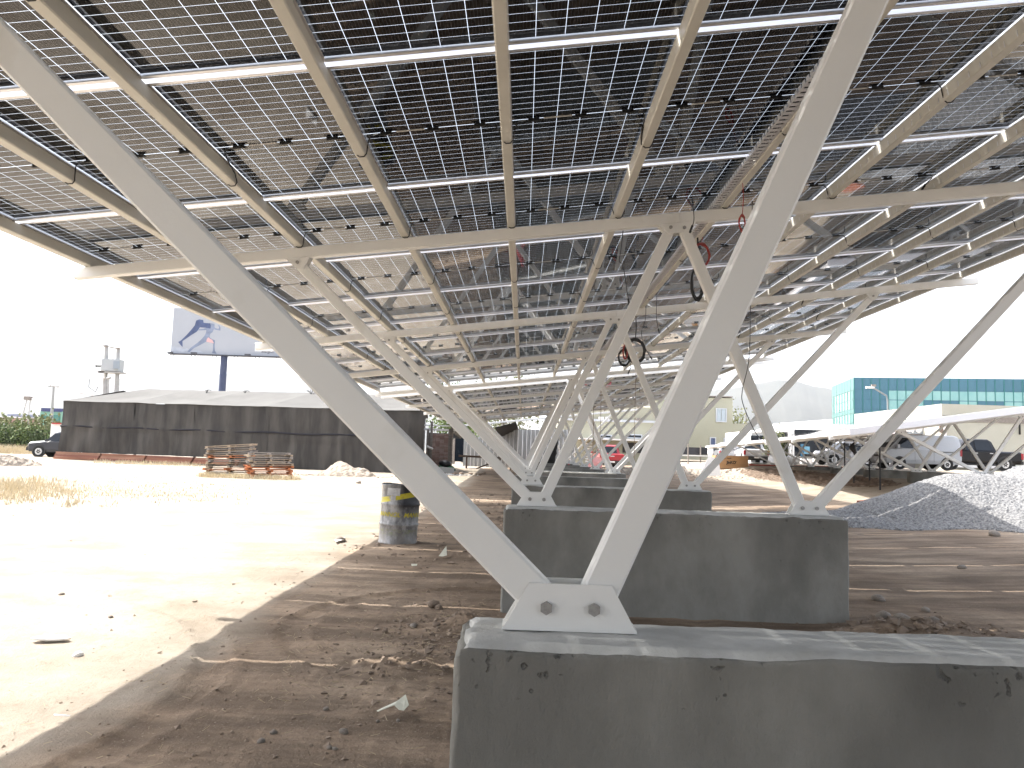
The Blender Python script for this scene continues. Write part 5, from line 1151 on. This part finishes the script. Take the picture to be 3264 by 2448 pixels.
def suv(pos, rot, paint, label, rack=False, nm='parked_suv', cat='car', sc=1.0):
    g = empty(nm, pos, (0, 0, rot), label, cat); g.scale = (sc, sc, sc)
    loft([(2.0, .42, .70, .78, .66, .74, .68), (1.9, .34, .86, .96, .74, .80, .70), (.95, .32, .98, 1.06, .78, .84, .72), (.35, .32, 1.0, 1.60, .78, .84, .60), (.15, .32, 1.0, 1.68, .78, .84, .62), (-1.6, .32, 1.0, 1.70, .78, .84, .62), (-1.85, .34, 1.0, 1.55, .77, .83, .62), (-1.95, .42, .95, 1.05, .74, .80, .70)], paint, g)
    for s in (-1, 1):
        for xa, xb, xc, xd in ((.80, .02, .02, .42), (-.06, -.85, -.85, -.06), (-.93, -1.65, -1.55, -.93)):
            pts = [(xa, .83 * s, 1.04), (xb, .83 * s, 1.04), (xc, .655 * s, 1.54), (xd, .655 * s, 1.54)]; quadpart(g, pts if s < 0 else pts[::-1], M_cglass, 'side_window', .012)
        for xw in (1.25, -1.25): wheel(g, xw, s * .745, .35, .22); MB().rod((xw, s * .80, .37), (xw, s * .845, .37), .42, 24).build('wheel_arch', M_bump, g)
        MB().box(1.75, 1.98, min(s * .50, s * .76), max(s * .50, s * .76), .68, .84).build('headlight', M_rim, g); MB().box(-1.98, -1.86, min(s * .66, s * .80), max(s * .66, s * .80), .7, 1.0).build('tail_light', M_rlt, g)
        MB().box(.70, .85, min(s * .86, s * 1.0), max(s * .86, s * 1.0), 1.0, 1.14).build('side_mirror', paint, g)
    quadpart(g, [(.93, -.68, 1.08), (.93, .68, 1.08), (.38, .54, 1.58), (.38, -.54, 1.58)], M_cglass, 'windscreen', .02); quadpart(g, [(-1.955, -.6, 1.06), (-1.955, .6, 1.06), (-1.86, .5, 1.5), (-1.86, -.5, 1.5)][::-1], M_cglass, 'rear_window', .02)
    MB().box(1.92, 2.08, -.76, .76, .40, .60).build('front_bumper', M_bump, g); MB().box(-2.06, -1.92, -.76, .76, .40, .60).build('rear_bumper', M_bump, g)
    if rack:
        m_ = MB()
        for s in (-1, 1): m_.rod((.3, s * .6, 1.85), (-1.7, s * .6, 1.85), .025, 6)
        for x in (.3, -.4, -1.1, -1.7): m_.rod((x, -.6, 1.85), (x, .6, 1.85), .02, 6); m_.rod((x, -.6, 1.66), (x, -.6, 1.85), .02, 5); m_.rod((x, .6, 1.66), (x, .6, 1.85), .02, 5)
        m_.build('roof_rack', M_bump, g)
    return g
Pw = mat('white_paint_car', (.62, .62, .63), .3, coat=.6); Pk = mat('black_paint_car', (.006, .006, .008), .3, coat=.25, spec=.3); Pr = mat('red_paint_car', (.36, .008, .014), .3, coat=.7); Pb = mat('navy_paint_car', (.012, .016, .028), .3, coat=.6); Ps = mat('silver_paint_car', (.40, .41, .43), .3, .2, coat=.6)
pickup(gp(2392, 60), math.pi / 2 - .12, Pw, 'white pickup seen from behind, parked beside the cardboard box', 1.0)
pickup(gp(1935, 60), math.pi / 2 + .04, Pr, 'bright red pickup seen from behind through the far legs', 1.0)
pickup(gp(3105, 45) + Vector((-.35, 0, .28)), math.pi + .07, Pk, 'black double-cab pickup facing left at the right edge', 1.0)
van(gp(2905, 44) + Vector((.2, 0, .25)), math.pi + .12, 'white panel van facing left in front of the black pickup')
suv(gp(2690, 56) + Vector((0, 0, .1)), math.pi + .15, Pw, 'white off-road car with a roof rack and ladder behind the second carport', True)
suv(gp(2462, 66), math.pi / 2 - .35, Ps, 'silver car partly hidden behind the white pickup', False, 'parked_car')
suv(gp(2312, 66), math.pi / 2 - .1, Ps, 'silver car half hidden by the leg, left of the white pickup', False, 'parked_car')
suv(gp(208, 50), math.pi + .10, Pb, 'dark blue jeep poking out from behind the net shed', False, 'parked_jeep')
suv(gp(1447, 90), 1.2, Pr, 'tiny red car far away beyond the block stack', False, 'parked_car')
# aluminium ladder leaning by the white off-road car
p = gp(2650, 54); g = empty('ladder', p, (0, 0, 0), 'white ladder standing beside the white off-road car', 'ladder')
for s in (-1, 1): MB().box(s * .22 - .03, s * .22 + .03, -.03, .03, 0, 1.9).build('rail', M_white, g)
for k in range(6): MB().box(-.22, .22, -.02, .02, .2 + k * .3, .24 + k * .3).build('rung', M_white, g)
# pink tarp in front of red pickup
p = gp(1900, 56); vs = []
for k in range(6):
    for s_ in range(6): vs.append((p.x - .55 + s_ * .2 + .05 * noise.noise((k, s_, 3)), 56 + .2 * noise.noise((k * .8, s_ * .9, 0)), p.z + (.95 - .19 * k) * (1 - .03 * s_) ))
o = MB().add(vs, [(k * 6 + s_, k * 6 + s_ + 1, (k + 1) * 6 + s_ + 1, (k + 1) * 6 + s_) for k in range(5) for s_ in range(5)], True).build('pink_sheet', mat('pink_sheet', (.55, .28, .28), .7)); tag(o, 'pale pink sheet hanging beside the red pickup', 'sheet')
# cardboard box with print
p = hit(2333, 1511); a_ = gp(2281, p.y); b__ = gp(2385, p.y); Wd = b__.x - a_.x; H = Wd * .49
g = empty('cardboard_box', (a_.x, p.y, T(a_.x, p.y)), (0, 0, 0), 'large upright orange-brown cardboard box printed with a module maker\'s name', 'cardboard box'); Mcb = mat('cardboard', (.40, .235, .115), .85, col2=(.44, .26, .13), scale=1.2)
MB().box(0, Wd, 0, .9, .0, H).build('carton', Mcb, g); MB().box(.02, Wd - .02, -.012, -.002, .16, .19).build('strap', mat('strap_dark', (.08, .05, .03), .6), g); MB().box(.01, Wd - .01, -.008, -.001, H * .46, H * .467).build('printed_line', mat('print_brown', (.28, .15, .07), .8), g)
Mpr = mat('print_black', (.03, .025, .02), .7)
text('JinKO', .30 * Wd / 2.6, Mpr, g, Matrix.Translation((Wd * .48, -.01, H * .50)) @ RX, 0, .012); text('Solar', .13 * Wd / 2.6, Mpr, g, Matrix.Translation((Wd * .60, -.01, H * .62)) @ RX, .2, .002)
text('Fragile, Handle', .13 * Wd / 2.6, Mpr, g, Matrix.Translation((Wd * .34, -.01, H * .80)) @ RX, 0, .004); text('Building Your Trust in Solar', .07 * Wd / 2.6, Mpr, g, Matrix.Translation((Wd * .48, -.01, H * .40)) @ RX, 0, .0)
# leaning white board with orange patch left of the box
p = gp(2262, 43); g = empty('leaning_board', p, (math.radians(-14), 0, 0), 'white board with an orange patch leaning left of the cardboard box', 'board'); MB().prism([(-.55, 0), (.65, 0), (.55, 1.0), (.0, 1.1)], .04, Matrix.Identity(4)).build('sheet', M_white, g); MB().prism([(-.1, .3), (.25, .35), (.3, .7), (.05, .6)], .01, Matrix.Translation((0, -.012, 0))).build('patch', mat('orange_patch', (.55, .28, .08), .7), g)
# planks on the gravel heap
for i, (u0, v0, u1, v1, dz) in enumerate(((2756, 1601, 2850, 1590, .12), (2815, 1592, 2868, 1588, .2))):
    a_, b__ = hit(u0, v0), hit(u1, v1); a_ = at(u0, v0, 21); b__ = at(u1, v1, 22)
    m_ = MB().bar((a_.x, a_.y, a_.z), (b__.x, b__.y, b__.z), [(-.22, -.03), (.22, -.03), (.22, .03), (-.22, .03)]); o = m_.build('plank', mat('red_plank', (.34, .13, .08), .8)); tag(o, ['reddish plank lying at the left edge of the gravel heap', 'second shorter reddish plank behind the first, on the gravel'][i], 'plank', 'planks on the gravel heap')
# scaffold posts and a black jacket between the carports
for i, (u, v0, v1, Y) in enumerate(((2692, 1410, 1492, 33), (2721, 1500, 1535, 30), (2771, 1455, 1520, 30), (2804, 1420, 1540, 27))):
    p = gp(u, Y); o = MB().rod((p.x, Y, p.z), at(u, v0, Y), .03, 8).build('rebar_post', M_black); tag(o, 'thin dark post left of the white van, %s from the left' % ORD[i], 'post', 'dark posts by the second carport')
m_ = MB()
for v in (1421, 1474, 1480, 1494): m_.rod(at(2692 if v < 1450 else 2768, v, 31), at(2760 if v < 1450 else 2815, v + 3, 30), .015, 5)
tag(m_.build('scaffold_rail', M_black), 'thin dark rails between the posts left of the van', 'rail')
vs = []
for k in range(9):
    c_ = at(2722 - 5 * math.sin(k * .7), 1410 + 6 * k, 30.5); w = [.04, .06, .12, .14, .13, .10, .08, .06, .02][k]
    for s_ in range(6): a = s_ * 1.047; vs.append((c_.x + w * math.cos(a), c_.y + w * .6 * math.sin(a), c_.z))
o = MB().add(vs, [(k * 6 + s_, k * 6 + (s_ + 1) % 6, (k + 1) * 6 + (s_ + 1) % 6, (k + 1) * 6 + s_) for k in range(8) for s_ in range(6)], True).build('black_jacket', M_black); tag(o, 'black cloth hanging on the rail left of the white van', 'jacket')

# ------------------------------------------------------------------ haze
hz, n, l = node_mat('haze'); n.remove(n['Principled BSDF']); pv = n.new('ShaderNodeVolumePrincipled'); pv.inputs['Color'].default_value = (.93, .95, 1, 1); pv.inputs['Density'].default_value = .00005; pv.inputs['Anisotropy'].default_value = .3
l.new(pv.outputs[0], n['Material Output'].inputs['Volume'])
o = MB().box(-15000, 15000, -15000, 15000, -8, 1250).build('haze', hz); tag(o, kind='stuff'); o['label'] = 'pale haze lying over the far hills'; o['category'] = 'haze'
